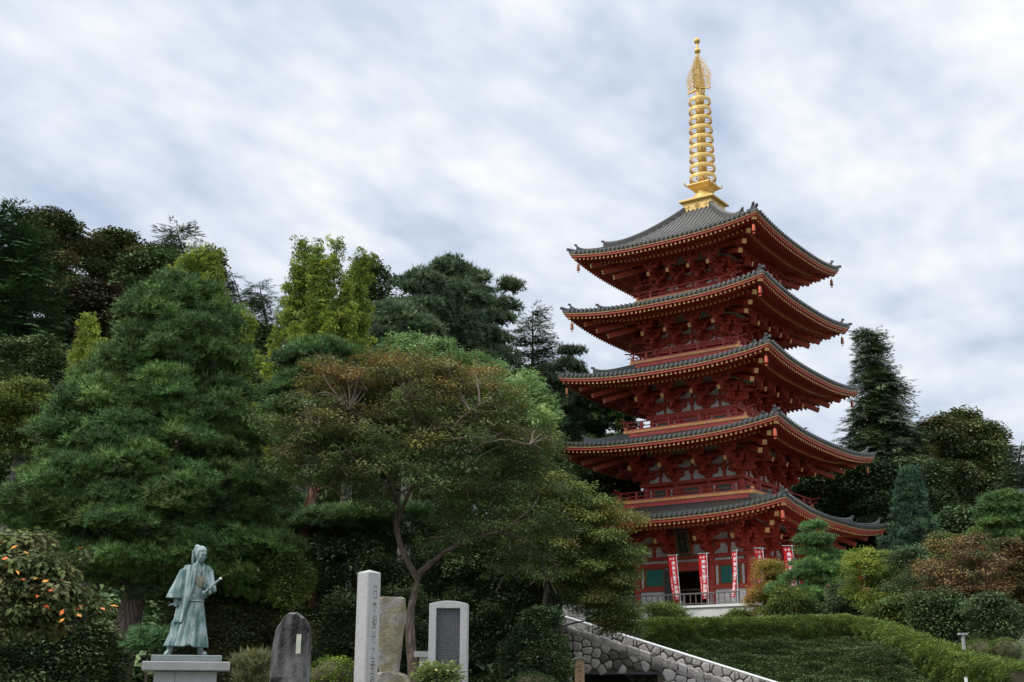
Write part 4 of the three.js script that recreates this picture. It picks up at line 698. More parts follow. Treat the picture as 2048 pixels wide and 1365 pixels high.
  // trousers with deep pleats
  const hak = (x, y, z) => {
    const k = clamp((0.99 - y) / 0.84, 0, 1), cx = lerp(0.072, -0.025, k), wx = lerp(0.145, 0.375, Math.pow(k, 0.9)), wz = lerp(0.125, 0.265, k), a = Math.atan2(z / wz, (x - cx) / wx), tri = Math.abs(((a / (2 * Math.PI) * 15 + 0.15 + 20) % 1) - 0.5) * 2, pl = (0.006 + 0.030 * k) * (Math.pow(tri, 1.6) - 0.4);
    let d = (Math.hypot((x - cx) / wx, z / wz) - 1) * Math.min(wx, wz) - pl;
    const crotch = 0.10 * Math.exp(-Math.pow((x - 0.03) / 0.045, 2)) * 0.35;
    d = Math.max(d, y - 1.0, 0.155 + crotch + 0.02 * (x + 0.02) * -1.2 - y);
    return Math.max(d, -Math.max((Math.hypot((x - cx) / (wx - 0.05), z / (wz - 0.05)) - 1) * Math.min(wx - 0.05, wz - 0.05), y - 0.42));
  };
  mesh('pleated_trousers', sdfMesh(hak, [-0.46, 0.1, -0.34], [0.44, 1.04, 0.34], 0.0085), bronze, t);
  { const m = new MB(), P = (a, y, r) => V(0.072 + Math.cos(a) * r * 1.08, y, Math.sin(a) * r * 0.98), rows = []; for (let k = 0; k <= 30; k++) { const a = k / 30 * 2 * Math.PI; rows.push([P(a, 0.955, 0.152), P(a, 1.075, 0.160), P(a, 1.075, 0.14), P(a, 0.955, 0.13)]); } m.loft(rows); m.tube(rows.map((r) => r[0].clone().add(V(0, 0.005, 0))), [0.015, 0.015], 6, 1, false); m.build('waist_band', bronze, t); }
  // kimono front: crossed collars over the chest
  for (const s of [-1, 1]) { const m = new MB(); m.tube([V(0.10 + s * 0.075, 1.60, 0.02), V(0.105 + s * 0.055, 1.52, 0.095), V(0.10 - s * 0.02, 1.38, 0.135), V(0.085 - s * 0.06, 1.24, 0.14)], [0.024, 0.022], 6, 4); m.build('collar', bronze, t); }
  for (let k = 0; k < 3; k++) { const m = new MB(); m.tube([V(0.03, 1.505 - k * 0.035, 0.105 + k * 0.008), V(0.105, 1.49 - k * 0.037, 0.128 + k * 0.008), V(0.175, 1.505 - k * 0.035, 0.105 + k * 0.008)], [0.009, 0.009], 5, 4); m.build('chest_fold', bronze, t); }
  { const m = new MB(); m.add(new THREE.SphereGeometry(0.085, 16, 10), new THREE.Matrix4().compose(V(0.135, 1.325, 0.105), new THREE.Quaternion(), V(0.85, 0.95, 0.62))); m.add(new THREE.SphereGeometry(0.05, 12, 8), new THREE.Matrix4().compose(V(0.145, 1.235, 0.12), new THREE.Quaternion(), V(0.9, 0.8, 0.6))); for (let k = 0; k < 6; k++) { const a = k / 6 * 6.28; m.add(new THREE.TorusGeometry(0.026, 0.009, 5, 10), T3(0.135 + Math.cos(a) * 0.045, 1.325 + Math.sin(a) * 0.05, 0.152)); } m.build('cord_knot', ochre, t).userData.label = 'ochre stained cord knot on the chest'; }
  // open coat with wide sleeves
  const xl = (y) => (y > 1.24 ? lerp(0.045, 0.065, (y - 1.24) / 0.34) : lerp(-0.125, 0.045, (y - 0.58) / 0.66)), xr = (y) => (y > 1.05 ? lerp(0.225, 0.175, clamp((y - 1.05) / 0.5, 0, 1)) : 0.31);
  const sleeve = (x, y, z, a, b, wa, wb, da, db, cut, skew) => {
    const t0 = clamp((a[1] - y) / (a[1] - b[1]), -0.25, 1.1), tt = clamp(t0, 0, 1), cx = lerp(a[0], b[0], t0), cz = lerp(a[2], b[2], t0), w = lerp(wa, wb, tt), dd = lerp(da, db, tt);
    let d = (Math.pow(Math.pow(Math.abs((x - cx) / w), 2.6) + Math.pow(Math.abs((z - cz) / dd), 2.6), 1 / 2.6) - 1) * Math.min(w, dd) + 0.006 * Math.sin((x - cx) * 60 + y * 6) * tt;
    d = Math.max(d, y - a[1] - 0.02, cut + skew * (x - cx) - y);
    const hol = (Math.hypot((x - cx) / (w - 0.03), (z - cz) / (dd - 0.03)) - 1) * Math.min(w - 0.03, dd - 0.03);
    return Math.max(d, -Math.max(hol, y - cut - 0.10));
  };
  const coat = (x, y, z) => {
    const k = clamp((1.58 - y) / 1.0, 0, 1), cx = lerp(0.08, 0.0, k), wx = lerp(0.215, 0.28, k), wz = lerp(0.15, 0.225, k), f = 0.008 * Math.sin(Math.atan2(z, x - cx) * 9 + 1) * k;
    let d = (Math.hypot((x - cx) / wx, z / wz) - 1) * Math.min(wx, wz) - f;
    d = Math.max(d, -(d + 0.035));                                    // a shell
    if (y > 1.42) d = smin(d, ell(x, y, z, [0.085, 1.50, -0.02], [0.27, 0.115, 0.125]), 0.04);
    const open = z > -0.02 ? Math.min(x - xl(y), xr(y) - x) : (y < 1.02 ? x - 0.20 : -1);
    d = Math.max(d, Math.min(open, 0.05), 0.575 + 0.03 * (x + 0.1) - y, y - 1.60);
    d = smin(d, sleeve(x, y, z, [-0.145, 1.50, 0], [-0.285, 1.0, 0.06], 0.085, 0.155, 0.095, 0.13, 1.0, -0.06), 0.03);
    d = smin(d, sleeve(x, y, z, [0.285, 1.50, -0.01], [0.37, 1.10, 0.05], 0.08, 0.088, 0.095, 0.13, 1.10, 0.5), 0.03);
    return d;
  };
  mesh('coat', sdfMesh(coat, [-0.46, 0.52, -0.30], [0.52, 1.68, 0.30], 0.0085), bronze, t);
  for (const s of [-1, 1]) { const m = new MB(), X = s < 0 ? (y) => xl(y) - 0.012 : (y) => xr(y) + 0.012, pts = []; for (let k = 0; k <= 10; k++) { const y = lerp(1.63, s < 0 ? 0.60 : 1.20, k / 10), c = lerp(0.08, 0.0, clamp(1.58 - y, 0, 1)), wx = lerp(0.215, 0.255, clamp(1.58 - y, 0, 1)) , wz = lerp(0.15, 0.20, clamp(1.58 - y, 0, 1)), q = clamp((X(y) - c) / wx, -0.97, 0.97); pts.push(V(X(y), y, (y > 1.57 ? 0.6 : 1) * wz * Math.sqrt(1 - q * q))); } m.tube(pts, [0.022, 0.024], 6, 2); m.build('coat_lapel', bronze, t); }
  // hair: cap with a drawn-back top and a long tail
  const hair = (x, y, z) => {
    const [X, Y, Z] = headLocal(x, y, z);
    let d = ell(X, Y, Z, [0, 0.055, -0.018], [0.101, 0.122, 0.118]); d = Math.max(d, -Math.max(Z - 0.045 + 0.0 - (Y > 0.095 ? 1 : 0), 0) - 1) ;
    d = Math.max(d, Math.min(Z - 0.035 - Math.max(0, Y - 0.085) * 3, 9)); d = Math.max(d, -(Y + 0.05 + Math.max(0, -Z) * 0.3));
    d += 0.0035 * Math.sin(Math.atan2(X, Y - 0.05) * 26);
    let tl = seg(X, Y, Z, [0, 0.13, -0.10], [0.0, 0.135, -0.155], 0.032, 0.036); tl = smin(tl, seg(X, Y, Z, [0, 0.135, -0.155], [0, 0.03, -0.205], 0.042, 0.044), 0.02); tl = smin(tl, seg(X, Y, Z, [0, 0.03, -0.205], [0, -0.16, -0.21], 0.044, 0.022), 0.02);
    return smin(d, tl + 0.003 * Math.sin(X * 260), 0.02);
  };
  mesh('hair', sdfMesh(hair, [-0.2, 1.5, -0.32], [0.32, 2.02, 0.28], 0.006), bronze, t);
  // sword: hilt in the hand, round guard, scabbard slanting behind him
  { const m = new MB(); m.bar(H0, H1, 0.019, 10, 0.021); for (let k = 0; k < 10; k++) { const p = H0.clone().lerp(H1, (k + 0.7) / 10.6); m.bar(p, p.clone().addScaledVector(hd, 0.012), 0.0235, 8); } m.build('sword_hilt', bronze, t); }
  { const m = new MB(); m.bar(H1.clone().addScaledVector(hd, -0.012), H1.clone().addScaledVector(hd, 0.014), 0.024, 10); m.build('pommel', mat(0.75, 0.70, 0.62, 0.5), t); m.p = m.p; }
  { const m = new MB(); m.bar(H0.clone().addScaledVector(hd, -0.012), H0.clone(), 0.046, 16); m.build('sword_guard', bronze, t); }
  { const m = new MB(); m.tube([H0.clone().addScaledVector(hd, -0.02), V(0.16, 1.03, 0.10), V(-0.12, 0.97, -0.14), V(-0.37, 0.885, -0.20)], [0.024, 0.021, 0.018], 8, 5); m.build('scabbard', bronze, t); }
  // plinth
  const pt = Math.atan2(-foot.x, -foot.z) + 0.02, pl = thing('statue_plinth', 'stepped grey granite plinth under the bronze statue', 'plinth', V(foot.x, 0, foot.z), pt), Y = foot.y;
  const slab = (name, y, w, h, d, m) => { const r = 0.012, mb = new MB(), q = (yy, s) => [V(-w / 2 + s, yy, d / 2 - s), V(w / 2 - s, yy, d / 2 - s), V(w / 2 - s, yy, -d / 2 + s), V(-w / 2 + s, yy, -d / 2 + s)], rows = [q(y, r), q(y + r, 0), q(y + h - r, 0), q(y + h, r)]; mb.loft(rows).cap(rows[0], true).cap(rows[3]); return mb.build(name, m, pl); };
  slab('bronze_base', Y - 0.105, 1.15, 0.105, 0.95, mat(0.26, 0.30, 0.29, 0.75, { map: granite })); slab('cap_slab', Y - 0.255, 1.42, 0.148, 1.22, M.slab);
  slab('pedestal', 0.35, 1.02, Y - 0.61, 0.92, mat(0.50, 0.49, 0.50, 0.8, { map: granite })); slab('foot_course', 0.05, 1.5, 0.298, 1.4, M.slab);
  const jm = new MB(); jm.box(-0.17, (0.35 + Y - 0.26) / 2, 0.4605, 0.008, Y - 0.62, 0.003); jm.build('joint', M.iron, pl);
}
// small posts at the right
{
  const p = at(1928, 1290, 47), t = thing('stone_post', 'short pale stone post with flat cap on the lawn behind the hedge', 'post', V(p.x, p.y - 0.1, p.z), 0.2);
  new MB().box(0, 0.18, 0, 0.09, 0.5, 0.09).build('shaft', M.slab, t); new MB().box(0, 0.46, 0, 0.32, 0.07, 0.16).build('cap', M.slab, t);
  const q = at(1933, 1364, 40), s = thing('white_marker', 'thin white marker post at the bottom edge below the slope', 'post', V(q.x, q.y - 0.6, q.z));
  new MB().box(0, 0.36, 0, 0.08, 0.72, 0.05).build('shaft', M.white, s); new MB().box(0, 0.735, 0, 0.09, 0.03, 0.06).build('cap', M.steel, s);
}
// ---------------------------------------------------------------- foliage
function leafCluster(n, R, L, W, flat, seed, droop = 0.15) {    // a twig's worth of folded leaves
  const r = rng(seed), p = [];
  for (let k = 0; k < n; k++) {
    const a = r() * 6.283, c = 2 * r() - 1, s = Math.sqrt(1 - c * c), rad = R * Math.cbrt(r()), o = V(Math.cos(a) * s * rad, c * rad * flat, Math.sin(a) * s * rad);
    const dir = V(Math.cos(a) + r() - 0.5, -droop + 0.9 * (r() - 0.5), Math.sin(a) + r() - 0.5).normalize(), up = V(r() - 0.5, 0.9, r() - 0.5).normalize(), sd = V(0, 0, 0).crossVectors(dir, up).normalize(), nn = V(0, 0, 0).crossVectors(sd, dir);
    const l = L * (0.75 + 0.5 * r()), w = W * (0.75 + 0.5 * r()) / 2, tip = o.clone().addScaledVector(dir, l), m = o.clone().addScaledVector(dir, l * 0.45).addScaledVector(nn, w * 0.35), A = m.clone().addScaledVector(sd, w), B = m.clone().addScaledVector(sd, -w);
    p.push(...o.toArray(), ...A.toArray(), ...tip.toArray(), ...o.toArray(), ...tip.toArray(), ...B.toArray());
  }
  const g = new THREE.BufferGeometry(); g.setAttribute('position', new THREE.Float32BufferAttribute(p, 3)); return g;
}
function needleCluster(tufts, per, R, len, wid, flat, seed, rise = 0.7) {   // pine tufts
  const r = rng(seed), p = [];
  for (let t = 0; t < tufts; t++) {
    const a = r() * 6.283, rad = R * Math.sqrt(r()), o = V(Math.cos(a) * rad, (r() - 0.4) * R * flat, Math.sin(a) * rad), ax = V(Math.cos(a) * rad / R + 0.5 * (r() - 0.5), rise, Math.sin(a) * rad / R + 0.5 * (r() - 0.5)).normalize();
    for (let k = 0; k < per; k++) {
      const d = V(r() * 2 - 1, r() * 2 - 1, r() * 2 - 1).normalize().multiplyScalar(0.95).add(ax).normalize(), sd = V(0, 0, 0).crossVectors(d, V(r() - 0.5, r() - 0.5, r() - 0.5)).normalize().multiplyScalar(wid / 2), tip = o.clone().addScaledVector(d, len * (0.7 + 0.6 * r()));
      p.push(...o.clone().add(sd).toArray(), ...tip.toArray(), ...o.clone().sub(sd).toArray());
    }
  }
  const g = new THREE.BufferGeometry(); g.setAttribute('position', new THREE.Float32BufferAttribute(p, 3)); return g;
}
function frond(L, W, n, len, wid, seed) {        // a flat conifer spray along +x, with side twigs
  const r = rng(seed), p = [];
  for (let k = 0; k < n; k++) {
    const t = r(), w = W * (1 - 0.75 * t) * (r() * 2 - 1), o = V(t * L, -0.06 * L * Math.abs(w) / W - 0.04 * r() * L, w), d = V(0.7 + 0.4 * (r() - 0.5), 0.35 * (r() - 0.45), w > 0 ? 0.9 * r() : -0.9 * r()).normalize(), sd = V(0, 0, 0).crossVectors(d, V(r() - 0.5, 1, r() - 0.5)).normalize().multiplyScalar(wid / 2), tip = o.clone().addScaledVector(d, len * (0.6 + 0.8 * r()));
    p.push(...o.clone().add(sd).toArray(), ...tip.toArray(), ...o.clone().sub(sd).toArray());
  }
  const g = new THREE.BufferGeometry(); g.setAttribute('position', new THREE.Float32BufferAttribute(p, 3)); return g;
}
const G = {
  pine: needleCluster(9, 13, 0.24, 0.15, 0.017, 0.5, 1), pineMid: needleCluster(9, 12, 0.36, 0.22, 0.030, 0.5, 2), pineFar: needleCluster(9, 11, 0.55, 0.36, 0.06, 0.5, 3, 0.5),
  leafS: leafCluster(30, 0.24, 0.085, 0.042, 0.6, 4), leafT: leafCluster(30, 0.26, 0.075, 0.04, 0.35, 5), leafM: leafCluster(30, 0.36, 0.14, 0.075, 0.6, 6), leafF: leafCluster(30, 0.62, 0.27, 0.16, 0.65, 7), leafBig: leafCluster(11, 0.24, 0.125, 0.065, 0.6, 8, 0.5),
  ginkgo: leafCluster(28, 0.26, 0.12, 0.11, 0.9, 9, -0.2), frond: frond(1.0, 0.32, 46, 0.20, 0.045, 10), frondFine: frond(0.8, 0.26, 44, 0.15, 0.03, 11), hedge: leafCluster(26, 0.16, 0.055, 0.032, 0.5, 12, -0.3), blade: leafCluster(14, 0.16, 0.34, 0.035, 0.4, 13, -0.6), scale: needleCluster(8, 12, 0.22, 0.16, 0.03, 1.0, 14, 0.9),
};
const leafMat = (through, rough = 0.65) => mat(1, 1, 1, rough, through ? { physical: true, transmission: through, thickness: 0, side: THREE.DoubleSide, specularIntensity: 0.5 } : { side: THREE.DoubleSide });
const LM = { needle: leafMat(0, 0.7), dark: mat(1, 1, 1, 0.85, { physical: true, specularIntensity: 0.35, side: THREE.DoubleSide }), thin: leafMat(0.35, 0.95), mid: leafMat(0.2, 0.95) };
const KF = 2.0;
class Leaves {
  constructor(seed) { this.m = []; this.c = []; this.r = rng(seed); }
  add(p, s, col, yaw = this.r() * 6.283, tilt = (this.r() - 0.5) * 1.1, vary = 0.32, roll = 0) {
    const r = this.r, cy = Math.cos(yaw), sy = Math.sin(yaw), ct = Math.cos(tilt), st = Math.sin(tilt);
    this.m.push(cy * s, 0, -sy * s, 0, sy * st * s, ct * s, cy * st * s, 0, sy * ct * s, -st * s, cy * ct * s, 0, p.x, p.y, p.z, 1);
    const k = 1 + vary * (r() * 2 - 1), h = 0.10 * (r() * 2 - 1); this.c.push(KF * col[0] * k * (1 + h), KF * col[1] * k, KF * col[2] * k * (1 - h));
  }
  along(p, s, col, yaw, pitch) {                 // the cluster's own +x turned to that heading and slope
    const r = this.r, cy = Math.cos(yaw), sy = Math.sin(yaw), cp = Math.cos(pitch), sp = Math.sin(pitch), k = 1 + 0.3 * (r() * 2 - 1);
    this.m.push(cy * cp * s, sp * s, -sy * cp * s, 0, -cy * sp * s, cp * s, sy * sp * s, 0, sy * s, 0, cy * s, 0, p.x, p.y, p.z, 1); this.c.push(KF * col[0] * k, KF * col[1] * k, KF * col[2] * k);
  }
  build(name, parent, geo, m) {
    const n = this.m.length / 16; if (!n) return null;
    const o = new THREE.InstancedMesh(geo, m, n); o.name = name; o.instanceMatrix.array.set(this.m); o.instanceColor = new THREE.InstancedBufferAttribute(new Float32Array(this.c), 3); o.castShadow = o.receiveShadow = true; o.frustumCulled = false;
    parent.add(o); return stuff(o);
  }
}
// an outline in the picture at a known distance, as heights and half-widths in metres about the tree's own axis
function outline(px, dist, rows) {
  const c = at(px, 1200, dist), dir = V(c.x, 0, c.z).normalize(), R = V(-dir.z, 0, dir.x), base = V(c.x, ground(c.x, c.z), c.z);
  const P = rows.map(([py, xl, xr]) => ({ y: at((xl + xr) / 2, py, dist).y, l: at(xl, py, dist).sub(base).dot(R), r: at(xr, py, dist).sub(base).dot(R) })).sort((a, b) => a.y - b.y);
  const env = (y) => { if (y <= P[0].y) return P[0]; for (let i = 1; i < P.length; i++) if (y <= P[i].y) { const t = (y - P[i - 1].y) / (P[i].y - P[i - 1].y); return { y, l: lerp(P[i - 1].l, P[i].l, t), r: lerp(P[i - 1].r, P[i].r, t) }; } return P[P.length - 1]; };
  return { base, dir, R, env, y0: P[0].y, y1: P[P.length - 1].y, at: (y, rho, az, dk = 0.85) => { const e = env(y), m = (e.l + e.r) / 2, h = (e.r - e.l) / 2, c = Math.cos(az), s = Math.sin(az); return base.clone().addScaledVector(R, m + c * rho * h).addScaledVector(dir, s * rho * h * dk).setY(y); } };
}
const pick = (pal, r) => pal[Math.min(pal.length - 1, Math.floor(r * pal.length))];
function plant(name, label, category, o, group) { return thing(name, label, category, o.base.clone(), 0, group); }
const rel = (p, o) => p.clone().sub(o.base);

// crowns made of many leafy masses: geo, size of a mass, how flat it is
function leafyTree(q) {
  const { name = 'tree', label, category = 'tree', px, dist, rows, seed, pal, geo, m = LM.mid, n = 34, masses = 60, size = 0.2, flat = 0.62, wild = 0.25, shrink = 0.6, scale = 1, trunk = 0.2, bark = M.bark, limbs = 10, pads = [], dk = 0.85, trunkPts, fill = 0.5, twigs = 0, group, fade, rough = 1, tiltK = 1.1, limbPts = [] } = q;
  const O = outline(px, dist, rows), t = plant(name, label, category, O, group), L = new Leaves(seed), r = rng(seed + 77), H = O.y1 - O.y0, W = (O.env(O.y0 + H * 0.5).r - O.env(O.y0 + H * 0.5).l) / 2, spots = [];
  for (let k = 0; k < masses; k++) {
    let y, e; do { y = O.y0 + H * r(); e = O.env(y); } while (r() > (e.r - e.l) / (2.4 * W) + 0.12);
    const front = r() < 0.72, az = front ? -Math.PI * r() : Math.PI * r(), rho = fill + (1 - fill) * Math.sqrt(r()) * (1 + wild * (r() - 0.35));
    const h = (e.r - e.l) / 2, rc = Math.min(size * W * (0.65 + 0.8 * r()), h * 0.75 + 0.15);
    const p = O.at(y, Math.max(0, rho - shrink * rc / Math.max(h, 0.3)), az, dk); p.y = Math.min(p.y, O.y1 - rc * flat * 0.9); spots.push([p, rc, flat]);
  }
  for (const [x, y, rx, ry, d = 0] of pads) { const p = at(x, y, dist + d), s = dist / F * 1.02; spots.push([p, rx * s, ry / rx]); }
  for (const [p, rc, fl] of spots) {
    const cnt = Math.round(n * Math.pow(rc / (size * W), 1.6) * (0.8 + 0.4 * r())), tone = 0.78 + 0.44 * r(), mix = r();
    for (let k = 0; k < cnt; k++) {
      const a = r() * 6.283, c = 1 - 1.45 * r(), s = Math.sqrt(Math.max(0, 1 - c * c)), rad = rc * (0.55 + 0.5 * Math.sqrt(r())) * (1 + 0.35 * rough * N3(Math.cos(a) * 1.8 + p.x, c * 2 + p.y, Math.sin(a) * 1.8 + p.z));
      const w = V(p.x + Math.cos(a) * s * rad, p.y + c * rad * fl, p.z + Math.sin(a) * s * rad), hgt = (w.y - O.y0) / H;
      const u = fade ? fade(hgt, mix, w) : mix * 0.7 + 0.3 * r();
      const col = pick(pal, clamp(u, 0, 0.999)).map((x) => x * tone);
      L.add(rel(w, O), scale * (0.55 + 0.9 * r()), col, undefined, (r() - 0.5) * tiltK);
    }
  }
  // trunk and limbs
  const T = trunkPts ? trunkPts.map(([x, y]) => at(x, y, dist)) : [O.base.clone().add(V(0, -0.3, 0)), O.at(lerp(O.base.y, O.y0, 0.6), 0, 0), O.at(O.y0 + H * 0.35, 0.1, r() * 6), O.at(O.y0 + H * 0.8, 0.1, r() * 6)];
  if (trunkPts) { const b = T[0].clone(); b.y = ground(b.x, b.z) - 0.2; if (b.y < T[0].y - 0.1) T.unshift(b); }
  new MB().tube(T.map((p) => rel(p, O)), [trunk * 1.25, trunk, trunk * 0.7, trunk * 0.35], 10, 5).build('trunk', bark, t);
  const curve = new THREE.CatmullRomCurve3(T), anchors = []; for (let k = 0; k <= 12; k++) anchors.push(curve.getPointAt(lerp(limbPts.length ? 0.75 : 0.35, 0.98, k / 12)));
  for (const pts of limbPts) { const W0 = pts.map(([x, y, d = 0]) => at(x, y, dist + d)), P = W0.map((v) => rel(v, O)), cv = new THREE.CatmullRomCurve3(W0); for (let k = 2; k <= 8; k++) anchors.push(cv.getPointAt(k / 8)); const r0 = pts[0][3] || trunk * 0.6; new MB().tube(P, [r0, r0 * 0.6, r0 * 0.3], 8, 4).build('limb', bark, t); }
  const tw = new MB();
  for (let k = 0; k < limbs; k++) {
    const [p, rc] = spots[Math.floor(r() * spots.length)], a = anchors.reduce((q, v) => { const s = v.distanceTo(p) + 1.3 * Math.max(0, v.y - p.y + 0.15 * rc); return s < q[1] ? [v, s] : q; }, [anchors[0], 1e9])[0], mid = a.clone().lerp(p, 0.5).add(V((r() - 0.5) * rc, 0.12 * a.distanceTo(p) + (r() - 0.5) * rc * 0.6, (r() - 0.5) * rc));
    if (k < 14) new MB().tube([a, mid, p].map((v) => rel(v, O)), [trunk * 0.24, trunk * 0.14, trunk * 0.05], 6, 4).build('limb', bark, t); else tw.tube([a, mid, p].map((v) => rel(v, O)), [trunk * 0.17, trunk * 0.10, trunk * 0.04], 5, 3);
  }
  for (let k = 0; k < twigs; k++) { const [p, rc] = spots[Math.floor(r() * spots.length)], d = V(r() * 2 - 1, 0.7 * r(), r() * 2 - 1).normalize(), e = p.clone().addScaledVector(d, rc * (0.9 + 0.5 * r())); tw.tube([p.clone().addScaledVector(d, -rc), p.clone().lerp(e, 0.5).add(V(0, 0.12 * rc, 0)), e].map((v) => rel(v, O)), [trunk * 0.12, trunk * 0.07, trunk * 0.03], 4, 2); }
  if (tw.p.length) stuff(tw.build('twigs', bark, t));
  L.build('crown', t, geo, m);
  return t;
}
// conifers: whorls of drooping branches on a straight stem, each a row of flat sprays
function conifer(q) {
  const { name = 'conifer', label, category = 'tree', px, dist, rows, seed, pal, geo = G.frond, m = LM.needle, levels = 34, per = 6, scale = 1, trunk = 0.25, bark = M.greyBark, droop = 0.25, lean = 0, group, loose = 0.45, rise = 0.1 } = q;
  const O = outline(px, dist, rows), t = plant(name, label, category, O, group), L = new Leaves(seed), r = rng(seed + 5), H = O.y1 - O.y0, br = new MB();
  const axis = (y) => { const e = O.env(y), top = O.env(O.y1), m = (top.l + top.r) / 2, u = clamp((y - O.y0) / H, 0, 1); return O.base.clone().addScaledVector(O.R, m * u * u).setY(y); };
  new MB().tube([O.base.clone().add(V(0, -0.3, 0)), axis(O.y0 + H * 0.3), axis(O.y0 + H * 0.7), axis(O.y1 - 0.1)].map((p) => rel(p, O)), [trunk, trunk * 0.8, trunk * 0.4, 0.03], 8, 4).build('trunk', bark, t);
  for (let k = 0; k < levels; k++) {
    const u = Math.pow((k + r() * 0.8) / levels, 0.9), y = lerp(O.y1 - 0.15, O.y0, u);
    for (let j = 0; j < per; j++) {
      const az = r() * 6.283, c = axis(y), e = O.at(y, 1, az, 0.9), d = V(e.x - c.x, 0, e.z - c.z), len = Math.max(0.25, d.length() * (1 - loose + loose * 1.25 * r())); d.normalize();
      const yaw = Math.atan2(-d.z, d.x), tone = 0.75 + 0.5 * r(), col = pick(pal, r()).map((x) => x * tone), steps = Math.max(1, Math.round(len / (0.55 * scale)));
      const P = (s) => c.clone().addScaledVector(d, s * len).add(V(0, rise * len * s - droop * len * s * s, 0));
      if (len > 1.0) br.tube([P(0), P(0.5), P(1)].map((p) => rel(p, O)), [0.05, 0.03, 0.012], 4, 2);
      for (let s = 0; s < steps; s++) for (let h = 0; h < 3; h++) { const w = (s + r()) / steps, p = P(w * 0.92); p.y += (r() - 0.5) * 0.25 * scale; L.along(rel(p, O), scale * (0.75 + 0.5 * r()), col, yaw + (r() - 0.5) * 1.5, rise - 2 * droop * w * 0.6 + (r() - 0.5) * 0.7); }
    }
  }
  if (br.p.length) stuff(br.build('branches', bark, t));
  L.build('crown', t, geo, m); return t;
}
// ginkgo: several upright leaders, each with steep feathery shoots
function ginkgo(q) {
  const { label, px, dist, seed, pal, foot, tips, dense = 1, scale = 1 } = q, O = outline(px, dist, [[tips[0][1], px - 50, px + 50], [foot, px - 60, px + 60]]), t = plant('ginkgo_tree', label, 'tree', O), L = new Leaves(seed), r = rng(seed + 3), br = new MB(), root = at(px, foot, dist);
  new MB().tube([O.base.clone().add(V(0, -0.3, 0)), root, at(tips[0][0], lerp(foot, tips[0][1], 0.5), dist)].map((p) => rel(p, O)), [0.3, 0.24, 0.10], 8, 4).build('trunk', M.greyBark, t);
  for (const [x, y, deep = 0] of tips) {
    const tip = at(x, y, dist + deep * 1.5 + (r() - 0.5) * 2.4), s0 = root.clone().lerp(tip, 0.12 + 0.1 * r()), c = new THREE.CatmullRomCurve3([s0, root.clone().lerp(tip, 0.55).add(V((tip.x - root.x) * 0.18, -0.1, 0)), tip]), len = c.getLength(), n = Math.round(len * 6.5 * dense);
    br.tube(c.getPoints(6).map((p) => rel(p, O)), [0.10, 0.06, 0.015], 5, 1);
    for (let k = 0; k < n; k++) {
      const u = Math.sqrt(r()), a = c.getPointAt(u), l = (0.55 + (1 - u) * Math.min(2.6, len * 0.32)) * (0.7 + 0.6 * r()), az = r() < 0.7 ? Math.PI * r() : -Math.PI * r(), wisp = u > 0.7 && r() < 0.45 ? 1 : 0, out = l * (0.22 + 0.34 * r()) * (1.15 - 0.6 * u), e = a.clone().add(V(Math.cos(az) * out * (1 + wisp), l * (0.9 + 0.5 * wisp), Math.sin(az) * out)), tone = 0.7 + 0.6 * r(), mix = r(), cnt = Math.round(l * 9 / scale);
      for (let s = 0; s < cnt; s++) { const v = r(), p = a.clone().lerp(e, v), w = 0.17 * scale * (1.2 - v * 0.9); p.add(V((r() - 0.5) * 2 * w, (r() - 0.5) * 2 * w, (r() - 0.5) * 2 * w)); L.add(rel(p, O), scale * (0.5 + 0.6 * r()) * (1.0 - 0.35 * v), pick(pal, clamp(0.6 * mix + 0.4 * r(), 0, 0.999)).map((z) => z * tone), undefined, (r() - 0.5) * 1.6); }
    }
  }
  stuff(br.build('branches', M.greyBark, t)); L.build('crown', t, G.ginkgo, LM.thin); return t;
}
// clipped round shrubs: a close skin of small leaves over a dark inner body
function topiary(label, px, py, rx, ry, dist, seed, pal, name = 'clipped_shrub', group) {
  const c = at(px, py + ry, dist), s = dist / F * 1.03, R = rx * s, H = ry * s, t = thing(name, label, 'shrub', V(c.x, c.y - H * 0.4, c.z), 0, group), L = new Leaves(seed), r = rng(seed), dk = 0.9;
  const body = new THREE.SphereGeometry(1, 20, 14); body.scale(R * 0.93, H * 1.34, R * 0.93 * dk); mesh('inner_twigs', body, mat(0.10, 0.085, 0.05, 1, { map: mottle }), t);
  const cnt = Math.round(R * R * 330 + 60);
  for (let k = 0; k < cnt; k++) { const a = r() * 6.283, y = 1 - 1.5 * r(), q = Math.sqrt(Math.max(0, 1 - y * y)), f = 0.97 + 0.05 * r(), p = V(Math.cos(a) * q * R * f, y * H * 1.4 * f, Math.sin(a) * q * R * dk * f); L.add(p, 0.7 + 0.5 * r(), pick(pal, r()), undefined, (r() - 0.5) * 1.2); }
  L.build('foliage', t, G.hedge, LM.mid); { const m = new MB(); m.bar(V(0, -H * 1.2, 0), V(0, -H * 2 - 1.2, 0), 0.07, 7); m.build('stem', M.bark, t); }
  return t;
}
